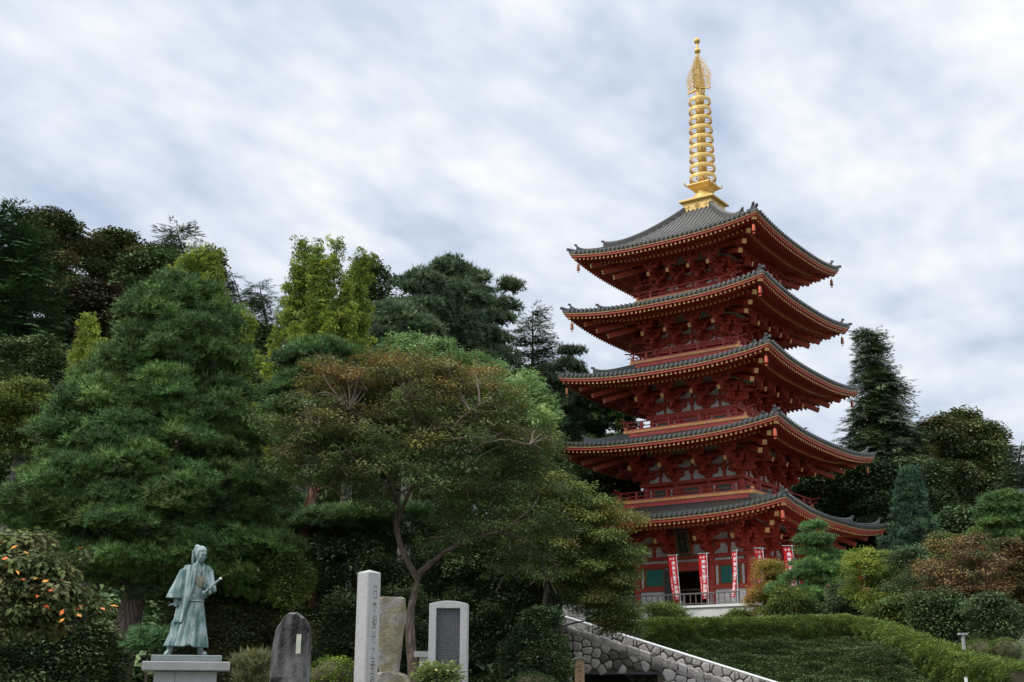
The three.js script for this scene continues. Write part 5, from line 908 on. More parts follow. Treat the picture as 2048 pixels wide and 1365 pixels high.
// ---------------------------------------------------------------- planting
const P_PINE = [[0.028, 0.060, 0.018], [0.040, 0.080, 0.021], [0.055, 0.100, 0.024], [0.073, 0.120, 0.028]], P_PINED = [[0.038, 0.066, 0.034], [0.050, 0.080, 0.038], [0.066, 0.094, 0.044]];
const P_HILL = [[0.052, 0.074, 0.036], [0.070, 0.086, 0.038], [0.090, 0.092, 0.042], [0.108, 0.090, 0.046]], P_DARK = [[0.040, 0.066, 0.030], [0.054, 0.082, 0.034], [0.070, 0.094, 0.040]], P_CAM = [[0.036, 0.054, 0.024], [0.048, 0.068, 0.028], [0.064, 0.082, 0.034]];
const P_GINK = [[0.082, 0.120, 0.024], [0.115, 0.155, 0.028], [0.152, 0.190, 0.032], [0.20, 0.222, 0.038]], P_BROWN = [[0.050, 0.074, 0.024], [0.075, 0.090, 0.028], [0.105, 0.098, 0.030], [0.140, 0.098, 0.032], [0.175, 0.104, 0.036]];
const P_CAMPH = [[0.055, 0.095, 0.036], [0.080, 0.130, 0.046], [0.125, 0.185, 0.066], [0.185, 0.235, 0.095]], P_OLIVE = [[0.055, 0.085, 0.022], [0.078, 0.108, 0.026], [0.105, 0.126, 0.030], [0.145, 0.130, 0.034]], P_HEDGE = [[0.048, 0.080, 0.015], [0.070, 0.102, 0.018], [0.098, 0.126, 0.022]];

leafyTree({ name: 'black_pine', label: 'large spreading black pine with rounded top behind the bronze statue', px: 330, dist: 32, seed: 101, pal: P_PINE, geo: G.pine, m: LM.needle, masses: 330, n: 36, size: 0.165, flat: 0.58, fill: 0.42, wild: 0.12, shrink: 1.0, limbs: 70, twigs: 90, trunk: 0.34, bark: M.pineBark, tiltK: 1.3, rough: 1.4,
  rows: [[568, 335, 400], [590, 280, 445], [640, 222, 488], [700, 196, 500], [760, 158, 515], [800, 120, 522], [850, 90, 540], [900, 45, 552], [960, 10, 565], [1020, -15, 572], [1080, -10, 566], [1130, 70, 556], [1180, 170, 500]], trunkPts: [[228, 1400], [240, 1320], [262, 1220], [300, 1050], [340, 850], [365, 650]],
  pads: [[500, 1095, 75, 26, -1], [250, 1120, 90, 26, -1.5], [420, 1150, 70, 22, -1], [500, 1190, 80, 26, 0.5], [330, 1190, 60, 20, -0.5], [470, 1240, 70, 24, 1], [90, 1010, 100, 30, -0.5]] });
leafyTree({ name: 'red_pine', label: 'slender red-barked pine with bent trunk between the black pine and the brown-leaved tree', px: 622, dist: 37, seed: 102, pal: P_PINE.slice(0, 3), geo: G.pine, m: LM.needle, masses: 60, n: 62, size: 0.30, flat: 0.40, fill: 0.2, limbs: 14, trunk: 0.17, bark: M.redBark, tiltK: 0.8,
  rows: [[694, 600, 690], [715, 560, 735], [760, 540, 760], [810, 535, 770], [850, 545, 720], [880, 570, 690]], trunkPts: [[628, 1260], [620, 1180], [612, 1090], [610, 1030], [626, 985], [640, 935], [636, 880], [628, 800], [640, 730]],
  pads: [[590, 1040, 55, 15], [690, 1038, 85, 20], [780, 1028, 70, 18], [640, 1055, 70, 16], [560, 1000, 40, 14]], limbPts: [[[634, 890, 0, 0.08], [600, 888, -0.3], [575, 900, -0.5], [560, 915, -0.6]], [[615, 1028, 0, 0.07], [585, 1018, -0.3], [550, 1028, -0.5]], [[628, 985, 0, 0.05], [655, 975, -0.3], [685, 995, -0.6]]] });
leafyTree({ name: 'brown_leaved_tree', label: 'broad tree with forked trunk and brown tinged autumn leaves behind the memorial stones', px: 830, dist: 30, seed: 103, pal: P_BROWN, geo: G.leafT, m: LM.mid, masses: 190, n: 14, size: 0.14, flat: 0.40, fill: 0.25, wild: 0.45, limbs: 110, twigs: 520, trunk: 0.125, bark: M.paleBark, dk: 0.75, fade: (h, m, w) => clamp(0.08 + 0.60 * h + 0.40 * (m - 0.5) + 0.25 * N3(w.x * 0.9, w.y * 0.9, w.z * 0.9), 0, 0.999),
  rows: [[727, 660, 770], [745, 622, 950], [780, 592, 1020], [830, 562, 1070], [880, 545, 1090], [930, 545, 1108], [960, 560, 1112]], trunkPts: [[826, 1340], [820, 1270], [822, 1220], [832, 1175], [838, 1148]],
  limbPts: [[[836, 1160, -0.3, 0.082], [808, 1110, -0.3], [792, 1050, -0.0], [797, 1010, -0.2], [783, 978, -0.3], [770, 945, -0.8], [735, 925, -1.3], [690, 900, -2.0]], [[795, 1050, -0.0, 0.058], [812, 1000, -0.7], [838, 955, -1.3], [885, 930, -1.6], [935, 905, -2.0], [968, 888, -2.0]], [[836, 1150, -0.3, 0.075], [870, 1120, -0.7], [900, 1098, -1.0], [950, 1078, -1.1], [1010, 1060, -1.6]], [[797, 1010, -0.2, 0.041], [760, 985, 0.3], [720, 960, 0.5], [690, 965, 0.5]], [[770, 945, -0.8, 0.034], [760, 890, -1.1], [740, 850, -1.5], [700, 820, -1.6]], [[885, 930, -1.6, 0.031], [890, 880, -2.0], [930, 830, -2.0], [980, 800, -2.0]], [[968, 888, -2.0, 0.027], [1010, 880, -2.3], [1060, 890, -2.3]], [[735, 925, -1.3, 0.027], [740, 880, -1.6], [690, 860, -2.0], [640, 850, -2.0]], [[838, 955, -1.3, 0.027], [850, 900, -1.8], [830, 850, -2.0], [820, 800, -2.0]]],
  pads: [[720, 985, 60, 18, -0.6], [860, 965, 60, 16, -2.2], [780, 940, 60, 16, -2.2], [930, 940, 60, 18, -2.2], [680, 940, 50, 16, -1.5], [900, 1080, 50, 12, -1.2], [740, 1010, 45, 12, -0.8], [960, 1010, 90, 20, -0.6], [1040, 1030, 80, 20, -0.8], [1010, 1062, 70, 16, -0.9], [900, 1040, 50, 12, -0.5], [1080, 980, 70, 22, -0.6], [1030, 950, 70, 20, -0.3], [1110, 1060, 60, 18, -0.6], [1000, 985, 60, 16, -1], [960, 1090, 60, 14, -0.5], [1060, 1110, 60, 16, -0.6], [1020, 1140, 50, 12, -0.4], [1090, 1150, 45, 14, -0.4], [930, 985, 50, 14, -1.2], [620, 960, 50, 14, -0.6], [580, 915, 40, 14, -0.6]] });
leafyTree({ name: 'drooping_maple', label: 'olive green maple with drooping sprays over the head of the stone stairs', px: 1150, dist: 34.5, seed: 104, pal: [[0.055, 0.085, 0.024], [0.080, 0.108, 0.028], [0.105, 0.122, 0.031], [0.140, 0.120, 0.034]], geo: G.leafT, m: LM.mid, masses: 140, n: 20, size: 0.19, flat: 0.34, fill: 0.2, wild: 0.4, limbs: 30, twigs: 160, trunk: 0.12, dk: 0.9,
  rows: [[948, 1060, 1130], [1000, 1035, 1190], [1060, 1010, 1245], [1120, 1040, 1270], [1180, 1100, 1285], [1225, 1160, 1292], [1265, 1215, 1290]], pads: [[1235, 1040, 55, 15, 0], [1180, 1010, 60, 16, 0], [1265, 1110, 26, 22, 0.5], [1090, 980, 60, 18, -0.4]], bark: M.dark, trunkPts: [[1082, 1340], [1088, 1230], [1105, 1120], [1115, 1010]] });
leafyTree({ name: 'camphor_tree', label: 'fresh pale green camphor tree with billowing crown left of the pagoda', px: 930, dist: 47, seed: 105, pal: P_CAMPH, geo: G.leafM, m: LM.thin, masses: 125, n: 36, size: 0.17, flat: 0.85, fill: 0.55, limbs: 10, trunk: 0.3, scale: 0.85,
  rows: [[680, 805, 850], [700, 772, 880], [740, 755, 970], [775, 750, 1045], [820, 750, 1095], [870, 760, 1112], [930, 800, 1112], [1000, 900, 1110]], pads: [[830, 705, 35, 26], [880, 712, 30, 24], [945, 735, 38, 26], [985, 750, 30, 24], [1050, 775, 34, 26], [1090, 830, 26, 40], [790, 720, 30, 24]] });
ginkgo({ label: 'tallest yellow-green ginkgo with upswept branches left of centre', px: 620, dist: 52, seed: 106, pal: P_GINK, foot: 1000, dense: 0.55, tips: [[610, 484], [632, 506], [674, 494], [650, 530], [592, 545], [578, 585], [694, 575], [560, 630], [545, 690], [700, 640], [640, 560], [620, 600], [528, 740], [724, 700], [590, 660], [660, 640], [512, 810], [720, 790], [560, 760], [640, 720], [600, 780], [680, 760], [505, 880], [540, 850], [600, 880], [660, 850]] });
ginkgo({ label: 'slimmer yellow-green ginkgo leaning right beside the tallest ginkgo', px: 695, dist: 55, seed: 107, pal: P_GINK.slice(0, 3), foot: 930, tips: [[724, 524], [708, 560], [690, 600], [720, 620], [676, 650], [715, 690], [660, 700]] });
ginkgo({ label: 'yellow-green ginkgo whose top shows above the rounded black pine', px: 405, dist: 56, seed: 108, pal: P_GINK, foot: 900, tips: [[385, 522], [408, 528], [426, 512], [362, 540], [345, 560], [436, 560], [446, 610], [480, 640], [500, 650], [470, 700], [335, 620], [500, 720]] });
ginkgo({ label: 'small bright yellow-green ginkgo at the left shoulder of the black pine', px: 176, dist: 46, seed: 109, pal: P_GINK.slice(1), foot: 870, tips: [[179, 658], [164, 690], [200, 696], [150, 720], [212, 730], [182, 710]], scale: 0.85 });

const HG = 'dark trees on the wooded hill', leafyHill = (label, px, dist, seed, pal, rows, o = {}) => leafyTree({ name: 'hill_tree', label, px, dist, seed, pal, rows, geo: G.leafF, m: LM.dark, masses: 75, n: 26, size: 0.24, flat: 0.6, fill: 0.45, limbs: 8, trunk: 0.3, scale: 0.9, bark: M.greyBark, ...o });
conifer({ label: 'green conifer at the left edge of the photo, tallest on the hill', px: 15, dist: 72, seed: 201, pal: [[0.024, 0.058, 0.020], [0.034, 0.075, 0.024], [0.045, 0.085, 0.028]], levels: 40, per: 9, scale: 1.5, rows: [[412, 5, 30], [450, -30, 70], [520, -50, 90], [620, -60, 100], [720, -70, 110], [860, -70, 120]] });
leafyHill('brownish broad tree second from the left edge on the hilltop', 115, 96, 202, P_HILL, [[428, 70, 130], [450, 42, 168], [500, 30, 200], [600, 30, 225], [760, 40, 240]], { masses: 110, n: 24, size: 0.2 });
leafyHill('dark brown-green tree with ragged flat top on the hill ridge', 245, 97, 203, P_HILL, [[466, 205, 268], [490, 182, 305], [550, 170, 320], [640, 170, 335], [740, 180, 330]], { masses: 70, twigs: 40 });
conifer({ label: 'twin-topped dark conifer on the hill above the yellow ginkgo', px: 350, dist: 93, seed: 204, pal: P_DARK, levels: 26, per: 6, scale: 1.5, droop: 0.1, loose: 0.6, rows: [[452, 346, 356], [480, 326, 378], [505, 312, 396], [560, 300, 412], [640, 290, 420], [740, 290, 420]] });
leafyHill('deep green rounded tree directly above the black pine left of the ginkgo', 290, 84, 205, P_DARK, [[505, 262, 335], [560, 236, 385], [640, 200, 410], [760, 170, 410]], { masses: 80 });
leafyHill('slender sparse tree right of the small hilltop ginkgo', 432, 96, 206, P_HILL, [[508, 424, 434], [540, 410, 442], [600, 402, 452], [680, 400, 470]], { masses: 26, n: 14, size: 0.4 });
conifer({ label: 'tiny pointed conifer in the dip of the skyline', px: 461, dist: 98, seed: 207, pal: P_DARK, levels: 20, per: 5, scale: 0.9, trunk: 0.14, rows: [[543, 459, 463], [570, 453, 470], [610, 446, 482], [660, 440, 495], [720, 440, 500]] });
conifer({ label: 'blunt dark conifer between the black pine and the tallest ginkgo', px: 514, dist: 88, seed: 208, pal: P_PINED, levels: 24, per: 6, scale: 1.1, rows: [[565, 506, 528], [600, 492, 540], [650, 482, 546], [720, 478, 552], [800, 478, 552]] });
leafyHill('dark evergreen below the hilltop at the left edge', 70, 58, 209, P_DARK, [[690, 0, 140], [740, -40, 205], [820, -60, 230], [920, -60, 220], [1050, -60, 180]], { geo: G.leafM, masses: 100, n: 30, size: 0.18 });
leafyHill('olive yellow bush crown at the left edge beside the black pine', 45, 41, 210, [[0.055, 0.075, 0.02], [0.08, 0.10, 0.026], [0.12, 0.135, 0.03]], [[768, 20, 80], [795, -20, 120], [850, -40, 125], [900, -40, 90]], { name: 'bush', category: 'bush', geo: G.leafS, m: LM.mid, masses: 50, n: 30, scale: 1.1, trunk: 0.1 });
leafyHill('dull brown tree on the hillside under the ragged ridge tree', 190, 78, 211, [[0.026, 0.034, 0.018], [0.038, 0.038, 0.02], [0.05, 0.04, 0.022]], [[575, 120, 250], [640, 92, 300], [740, 90, 315], [850, 100, 300]], { masses: 90 });
leafyHill('sparse bare-twigged tree right of the tallest ginkgo', 748, 86, 212, P_DARK, [[528, 722, 764], [548, 696, 790], [600, 684, 800], [660, 690, 800], [740, 700, 800]], { masses: 46, n: 16, twigs: 120, fill: 0.5 });
leafyHill('dark layered pine on the skyline left of centre', 832, 83, 213, P_PINED, [[550, 815, 860], [575, 790, 892], [620, 772, 900], [680, 764, 900], [760, 764, 890]], { name: 'hill_pine', geo: G.pineFar, m: LM.needle, masses: 60, flat: 0.34, n: 22, twigs: 30 });
leafyHill('largest dark pine on the central skyline with bare twigs at its top', 930, 86, 214, P_PINED, [[524, 885, 908], [548, 862, 950], [580, 852, 995], [640, 850, 1012], [720, 850, 1022], [800, 860, 1022]], { name: 'hill_pine', geo: G.pineFar, m: LM.needle, masses: 125, flat: 0.4, n: 24, size: 0.22, twigs: 150, pads: [[1020, 575, 22, 9], [1010, 612, 28, 9], [1000, 640, 26, 10], [985, 680, 30, 12], [895, 535, 18, 9]] });
conifer({ label: 'thin open conifer just left of the pagoda roofs', px: 1066, dist: 90, seed: 215, pal: P_DARK, levels: 30, per: 7, scale: 1.2, loose: 0.7, droop: 0.12, rows: [[620, 1060, 1070], [650, 1046, 1086], [690, 1034, 1096], [735, 1012, 1120], [800, 1000, 1140], [900, 1000, 1140]] });
leafyHill('low dark pine boughs touching the third roof at its left tip', 1120, 89, 216, P_PINED, [[700, 1130, 1150], [722, 1102, 1166], [748, 1080, 1170], [800, 1060, 1170], [880, 1050, 1170]], { name: 'hill_pine', geo: G.pineFar, m: LM.needle, masses: 40, flat: 0.32, n: 18, twigs: 60 });
leafyHill('dense black-green pine above the pale camphor tree', 800, 62, 217, P_PINED, [[618, 750, 835], [650, 730, 868], [700, 722, 885], [760, 722, 900], [850, 730, 900]], { name: 'hill_pine', geo: G.pineMid, m: LM.needle, masses: 80, flat: 0.42, n: 36, size: 0.24, scale: 1.2 });
leafyHill('mid green pine behind the left end of the second balcony from below', 1180, 98, 218, P_PINE.slice(0, 3), [[772, 1120, 1195], [800, 1112, 1235], [840, 1110, 1275], [880, 1115, 1290], [960, 1115, 1290]], { name: 'hill_pine', geo: G.pineFar, m: LM.needle, masses: 110, flat: 0.4, n: 30 });
leafyHill('dark green tree behind the lowest balcony at the left of the pagoda', 1180, 97, 219, P_DARK, [[920, 1120, 1200], [955, 1112, 1275], [1000, 1110, 1300], [1080, 1110, 1300], [1180, 1110, 1290]], { masses: 130, n: 32 });
leafyHill('shaded evergreen filling the gap between the camphor and the pagoda', 1080, 70, 220, P_DARK, [[880, 1000, 1110], [940, 980, 1140], [1040, 970, 1160], [1180, 970, 1180]], { geo: G.leafM, masses: 90, n: 26, scale: 1.2 });
leafyHill('dark tree filling the dip between the black pine and the ginkgos', 480, 76, 230, P_DARK, [[640, 455, 510], [680, 430, 545], [760, 420, 560], [900, 420, 560], [1050, 430, 560]], { masses: 80, n: 26, size: 0.28 });
leafyHill('dark evergreen behind the trunk of the red pine', 620, 66, 231, P_DARK, [[800, 540, 720], [860, 500, 760], [960, 500, 790], [1100, 500, 800]], { geo: G.leafM, masses: 110, n: 28, scale: 1.2 });
leafyHill('dark evergreen seen through the fork of the brown-leaved tree', 790, 68, 234, P_DARK, [[880, 700, 890], [940, 680, 930], [1020, 670, 940], [1120, 670, 940]], { geo: G.leafM, masses: 110, n: 30, scale: 1.25 });
leafyHill('shaded evergreen under the skyline pines left of the pagoda', 930, 80, 232, P_DARK, [[760, 780, 1060], [820, 760, 1100], [950, 760, 1120], [1100, 800, 1120]], { masses: 110, n: 28, size: 0.18 });
// right of the pagoda
conifer({ label: 'tall dark spruce with leaning tip right of the pagoda', px: 1770, dist: 106, seed: 221, pal: P_DARK, levels: 66, per: 12, scale: 1.3, droop: 0.3, loose: 0.5, trunk: 0.35, rows: [[655, 1730, 1741], [700, 1730, 1764], [745, 1724, 1782], [768, 1718, 1812], [800, 1724, 1806], [832, 1698, 1828], [862, 1692, 1846], [920, 1690, 1862], [1000, 1690, 1880], [1080, 1690, 1880]] });
leafyHill('wide dome-crowned dark tree at the right, sky showing through it', 1935, 114, 222, [[0.052, 0.070, 0.028], [0.072, 0.088, 0.032], [0.095, 0.104, 0.038]], [[826, 1880, 1950], [842, 1852, 1990], [870, 1842, 2014], [900, 1842, 2034], [960, 1842, 2050], [1050, 1850, 2060]], { masses: 120, n: 26, size: 0.19, flat: 0.5, twigs: 40 });
leafyHill('low rounded canopy filling between the spruce and the dome-crowned tree', 1865, 109, 233, P_HILL, [[838, 1845, 1895], [870, 1822, 1925], [950, 1800, 1950], [1060, 1800, 1960]], { masses: 70, n: 26 });
conifer({ label: 'dark conifer cut by the right edge of the photo', px: 2046, dist: 100, seed: 223, pal: P_PINED, levels: 26, per: 7, scale: 1.2, rows: [[880, 2040, 2052], [920, 2024, 2070], [1000, 2004, 2085], [1100, 2000, 2090]] });
leafyTree({ name: 'columnar_conifer', label: 'narrow blue-green columnar conifer right of the lowest roof', px: 1824, dist: 80, seed: 224, pal: [[0.026, 0.056, 0.030], [0.035, 0.070, 0.036], [0.047, 0.085, 0.043]], geo: G.scale, m: LM.needle, masses: 150, n: 18, size: 0.26, flat: 1.2, fill: 0.3, wild: 0.7, limbs: 6, trunk: 0.15, scale: 1.4, rows: [[938, 1815, 1829], [970, 1804, 1838], [1010, 1798, 1845], [1050, 1790, 1862], [1095, 1782, 1880], [1140, 1785, 1888], [1180, 1790, 1885]] });
leafyTree({ name: 'cloud_pine', label: 'trained pine with layered cloud-like tiers at the right edge', px: 2012, dist: 72, seed: 225, pal: P_PINE, geo: G.pineMid, m: LM.needle, masses: 46, n: 40, size: 0.34, flat: 0.32, fill: 0.3, limbs: 10, trunk: 0.16, bark: M.pineBark, rows: [[990, 1988, 2030], [1012, 1964, 2052], [1050, 1956, 2064], [1090, 1962, 2066], [1120, 1970, 2060]], tiltK: 0.6 });
leafyHill('grey-green tree showing between the two lowest roofs at the right', 1650, 99, 226, [[0.040, 0.058, 0.030], [0.055, 0.075, 0.038], [0.07, 0.085, 0.042]], [[952, 1600, 1690], [980, 1585, 1720], [1020, 1580, 1735], [1100, 1590, 1750]], { masses: 80, n: 26 });
leafyHill('very dark evergreen behind the right tip of the lowest roof', 1790, 97, 227, P_DARK, [[930, 1700, 1880], [1000, 1690, 1910], [1100, 1690, 1940], [1220, 1700, 1950]], { masses: 120, n: 28, size: 0.18 });
leafyHill('shadowy evergreen under the dome-crowned tree at the right', 1960, 90, 228, P_DARK, [[1030, 1880, 2060], [1100, 1860, 2080], [1220, 1870, 2080]], { masses: 100, n: 28, size: 0.18 });
// before the terrace
leafyTree({ name: 'young_pine', label: 'young bushy pine standing before the right half of the pagoda base', px: 1624, dist: 71, seed: 301, pal: [[0.036, 0.078, 0.024], [0.052, 0.104, 0.028], [0.078, 0.135, 0.034]], geo: G.pineMid, m: LM.needle, masses: 64, n: 18, size: 0.26, flat: 0.55, fill: 0.3, wild: 0.55, limbs: 30, trunk: 0.12, bark: M.pineBark, scale: 0.8,
  rows: [[1044, 1612, 1642], [1070, 1602, 1662], [1098, 1598, 1668], [1120, 1598, 1680], [1140, 1570, 1700], [1165, 1545, 1700], [1195, 1540, 1702], [1232, 1545, 1690]] });
leafyTree({ name: 'yellow_maple', label: 'small yellowing maple before the near corner of the pagoda', px: 1535, dist: 72, seed: 302, pal: [[0.13, 0.13, 0.026], [0.19, 0.15, 0.03], [0.24, 0.16, 0.03]], geo: G.leafS, m: LM.thin, masses: 52, n: 17, size: 0.30, flat: 0.45, fill: 0.2, wild: 0.6, limbs: 16, twigs: 40, trunk: 0.07, scale: 1.15, rows: [[1122, 1520, 1562], [1142, 1506, 1582], [1172, 1502, 1588], [1200, 1497, 1566], [1232, 1500, 1560]] });
leafyTree({ name: 'weeping_maple', label: 'yellow-green weeping maple left of the reddish tree at the right', px: 1755, dist: 66, seed: 303, pal: [[0.085, 0.13, 0.022], [0.13, 0.17, 0.028], [0.18, 0.20, 0.034]], geo: G.leafS, m: LM.thin, masses: 90, n: 20, size: 0.24, flat: 0.42, fill: 0.2, wild: 0.6, limbs: 18, twigs: 40, trunk: 0.09, scale: 1.1, rows: [[1098, 1738, 1768], [1112, 1694, 1780], [1142, 1690, 1798], [1172, 1682, 1812], [1205, 1690, 1818], [1236, 1706, 1818]] });
leafyTree({ name: 'reddish_tree', label: 'sparse reddish-brown autumn tree with a white stake at the right', px: 1925, dist: 58, seed: 304, pal: [[0.06, 0.07, 0.026], [0.095, 0.07, 0.03], [0.125, 0.07, 0.034], [0.15, 0.09, 0.035]], geo: G.leafT, m: LM.mid, masses: 80, n: 9, size: 0.22, flat: 0.45, fill: 0.2, wild: 0.5, limbs: 50, twigs: 220, trunk: 0.08, scale: 1.4, rows: [[1064, 1945, 1976], [1090, 1895, 1992], [1120, 1862, 2008], [1150, 1835, 2025], [1190, 1828, 2010], [1230, 1870, 1995]], trunkPts: [[1955, 1290], [1950, 1240], [1945, 1180], [1940, 1110]] });
{ const a = at(1962, 1300, 57.5), t = thing('tree_stake', 'white stake propping the reddish autumn tree', 'stake', V(a.x, a.y - 0.3, a.z)), b = at(1955, 1248, 57.7); new MB().bar(V(0, 0, 0), b.sub(t.position), 0.06, 8, 0.05).build('stake_pole', M.granite, t); new MB().box(0, 0, 0, 0.2, 0.12, 0.2).build('foot', M.granite, t); }
leafyTree({ name: 'brown_bush', label: 'brownish bush at the right edge below the layered pine', category: 'bush', px: 2030, dist: 61, seed: 305, pal: [[0.05, 0.055, 0.022], [0.085, 0.065, 0.026], [0.12, 0.075, 0.03]], geo: G.leafS, m: LM.mid, masses: 60, n: 24, size: 0.26, fill: 0.3, limbs: 8, trunk: 0.08, scale: 1.3, rows: [[1085, 1998, 2050], [1120, 1985, 2070], [1180, 1975, 2075], [1250, 1975, 2070]] });
leafyTree({ name: 'dark_camellia', label: 'dark glossy camellia bush below the weeping maple', category: 'bush', px: 1880, dist: 57, seed: 306, pal: P_DARK, geo: G.leafS, m: LM.dark, masses: 90, n: 28, size: 0.22, fill: 0.4, limbs: 6, trunk: 0.1, scale: 1.3, rows: [[1188, 1840, 1925], [1220, 1812, 1950], [1260, 1815, 1960], [1310, 1830, 1960]] });
for (const [x, y, rx, ry, d, s, l] of [[1480, 1234, 36, 9, 74, 311, 'low rounded shrub at the foot of the white terrace wall'], [1345, 1236, 34, 9, 72, 312, 'loose grassy shrub left of the white terrace wall'], [1720, 1236, 40, 14, 70, 313, 'low shrub before the stained end of the terrace wall'], [1330, 1226, 45, 16, 70, 314, 'leafy shrub where the terrace wall meets the drooping maple']])
  leafyTree({ name: 'low_shrub', label: l, category: 'shrub', px: x, dist: d, seed: s, pal: P_OLIVE.slice(0, 3), geo: G.leafS, m: LM.mid, masses: 22, n: 24, size: 0.4, fill: 0.2, limbs: 3, trunk: 0.03, scale: 1.1, rows: [[y - ry, x - rx * 0.4, x + rx * 0.4], [y, x - rx, x + rx], [y + ry * 1.6, x - rx, x + rx]] });
for (const [x, y, rx, ry, d, s, k, l] of [[1585, 1212, 50, 30, 69, 331, 1, 'ragged olive bush under the yellowing maple'], [1690, 1205, 45, 36, 68, 332, 0, 'dark ragged bush between the young pine and the weeping maple'], [1835, 1160, 60, 60, 64, 333, 0, 'deep green bush between the weeping maple and the reddish tree'], [1800, 1226, 60, 30, 60, 334, 1, 'olive bush before the end of the stained terrace wall'], [1985, 1235, 60, 40, 55, 335, 0, 'dark bush behind the two round shrubs at the right'], [1890, 1110, 50, 40, 68, 336, 2, 'brown tinged bush between the columnar conifer and the reddish tree']])
  leafyTree({ name: 'mixed_shrub', label: l, category: 'shrub', px: x, dist: d, seed: s, pal: [P_DARK, P_OLIVE.slice(0, 3), P_BROWN][k], geo: G.leafS, m: LM.mid, masses: 46, n: 16, size: 0.3, fill: 0.2, wild: 0.6, limbs: 8, twigs: 30, trunk: 0.04, scale: 1.3, rows: [[y - ry, x - rx * 0.4, x + rx * 0.4], [y - ry * 0.4, x - rx * 0.9, x + rx * 0.8], [y, x - rx, x + rx], [y + ry * 1.5, x - rx, x + rx]] });
topiary('round clipped shrub left of two on the lawn at the right', 1962, 1284, 30, 16, 50, 321, P_HEDGE.slice(0, 2)); topiary('round clipped shrub right of two on the lawn at the right edge', 2012, 1282, 27, 16, 50, 322, P_HEDGE.slice(0, 2));
// around the memorial stones and the statue
leafyTree({ name: 'fruit_tree', label: 'nearest tree at lower left, olive leaves dotted with orange ones', px: 40, dist: 19, seed: 401, pal: [[0.045, 0.062, 0.022], [0.064, 0.080, 0.026], [0.080, 0.094, 0.032], [0.088, 0.090, 0.040], [0.110, 0.090, 0.032]], geo: G.leafBig, m: LM.mid, masses: 70, n: 15, size: 0.20, flat: 0.36, fill: 0.2, wild: 0.5, limbs: 30, twigs: 60, trunk: 0.05, bark: M.dark, scale: 0.8, trunkPts: [[-40, 1400], [-30, 1300], [0, 1240], [40, 1170]], rows: [[1066, 40, 90], [1085, -20, 90], [1110, -60, 150], [1160, -60, 170], [1200, -60, 215], [1235, -60, 200], [1265, -60, 90]], pads: [[190, 1218, 30, 8], [160, 1112, 14, 10], [80, 1078, 14, 9]], limbPts: [[[10, 1260, 0, 0.05], [70, 1235, -0.2], [130, 1250, -0.3], [190, 1228, -0.4]], [[60, 1200, 0, 0.03], [90, 1230, -0.3], [140, 1240, -0.4]]] });
{ // its orange leaves and fruit, one by one
  const O = scene.children[scene.children.length - 1], r = rng(9), g = leafCluster(1, 0.001, 0.12, 0.045, 1, 3), ms = [mat(0.70, 0.16, 0.03, 0.6, { side: THREE.DoubleSide }), mat(0.72, 0.30, 0.03, 0.6, { side: THREE.DoubleSide })];
  for (const [x, y] of [[17, 1117], [45, 1105], [35, 1092], [80, 1157], [82, 1165], [117, 1157], [88, 1210], [98, 1215], [120, 1222], [155, 1213], [156, 1221], [200, 1216], [206, 1225], [218, 1212], [118, 1232], [129, 1237], [163, 1235], [8, 1088], [30, 1140], [155, 1099], [70, 1193], [50, 1160], [110, 1180], [5, 1130]]) { const l = mesh('orange_leaf', g, ms[r() < 0.6 ? 0 : 1], O, at(x, y, 18.0).sub(O.position)); l.rotation.set(r() * 2 - 1, r() * 6, r() * 2 - 1); l.scale.setScalar(0.85 + 0.5 * r()); }
}
const SH = (label, px, dist, seed, rows, pal = P_CAM, o = {}) => leafyTree({ name: 'evergreen_shrub', label, category: 'shrub', px, dist, seed, pal, rows, geo: G.leafS, m: LM.dark, masses: 110, n: 34, size: 0.2, flat: 0.7, fill: 0.45, limbs: 5, trunk: 0.09, ...o });
SH('dark evergreen at the lower left corner under the orange-dotted tree', 90, 27, 411, [[1235, -60, 120], [1270, -60, 215], [1320, -60, 240], [1400, -60, 240]]);
SH('shaded evergreen behind the statue plinth right of the pine trunk', 430, 33, 412, [[1150, 360, 540], [1220, 330, 560], [1300, 320, 570], [1400, 320, 570]], [[0.042, 0.056, 0.024], [0.056, 0.066, 0.028], [0.075, 0.072, 0.034]]);
SH('broad dark evergreen behind the pale inscribed pillar', 690, 38, 413, [[1030, 600, 790], [1080, 560, 830], [1160, 545, 850], [1260, 545, 860], [1400, 545, 860]], P_CAM, { masses: 170, size: 0.16 });
SH('dark evergreen mass behind the inset-panel monument', 960, 37, 414, [[1050, 900, 1060], [1100, 860, 1110], [1180, 845, 1130], [1280, 845, 1140], [1400, 845, 1140]], P_CAM, { masses: 170, size: 0.16 });
SH('mid green shrub at the left end of the stone stair wall', 1085, 32, 415, [[1225, 1060, 1105], [1260, 1030, 1122], [1310, 1010, 1136], [1400, 1005, 1140]], P_DARK, { masses: 80, scale: 0.85 });
SH('lower dark shrub between the dark slab and the brown-leaved trunk', 740, 33, 416, [[1190, 640, 840], [1240, 620, 860], [1400, 610, 860]], P_CAM);
leafyTree({ name: 'small_maple', label: 'low yellowish-green branches left of the red pine trunk', px: 585, dist: 31, seed: 417, pal: P_OLIVE.slice(0, 3), geo: G.leafS, m: LM.mid, masses: 30, n: 22, size: 0.34, flat: 0.4, fill: 0.2, limbs: 8, trunk: 0.05, rows: [[1100, 540, 580], [1140, 535, 612], [1170, 548, 628], [1205, 545, 600]] });
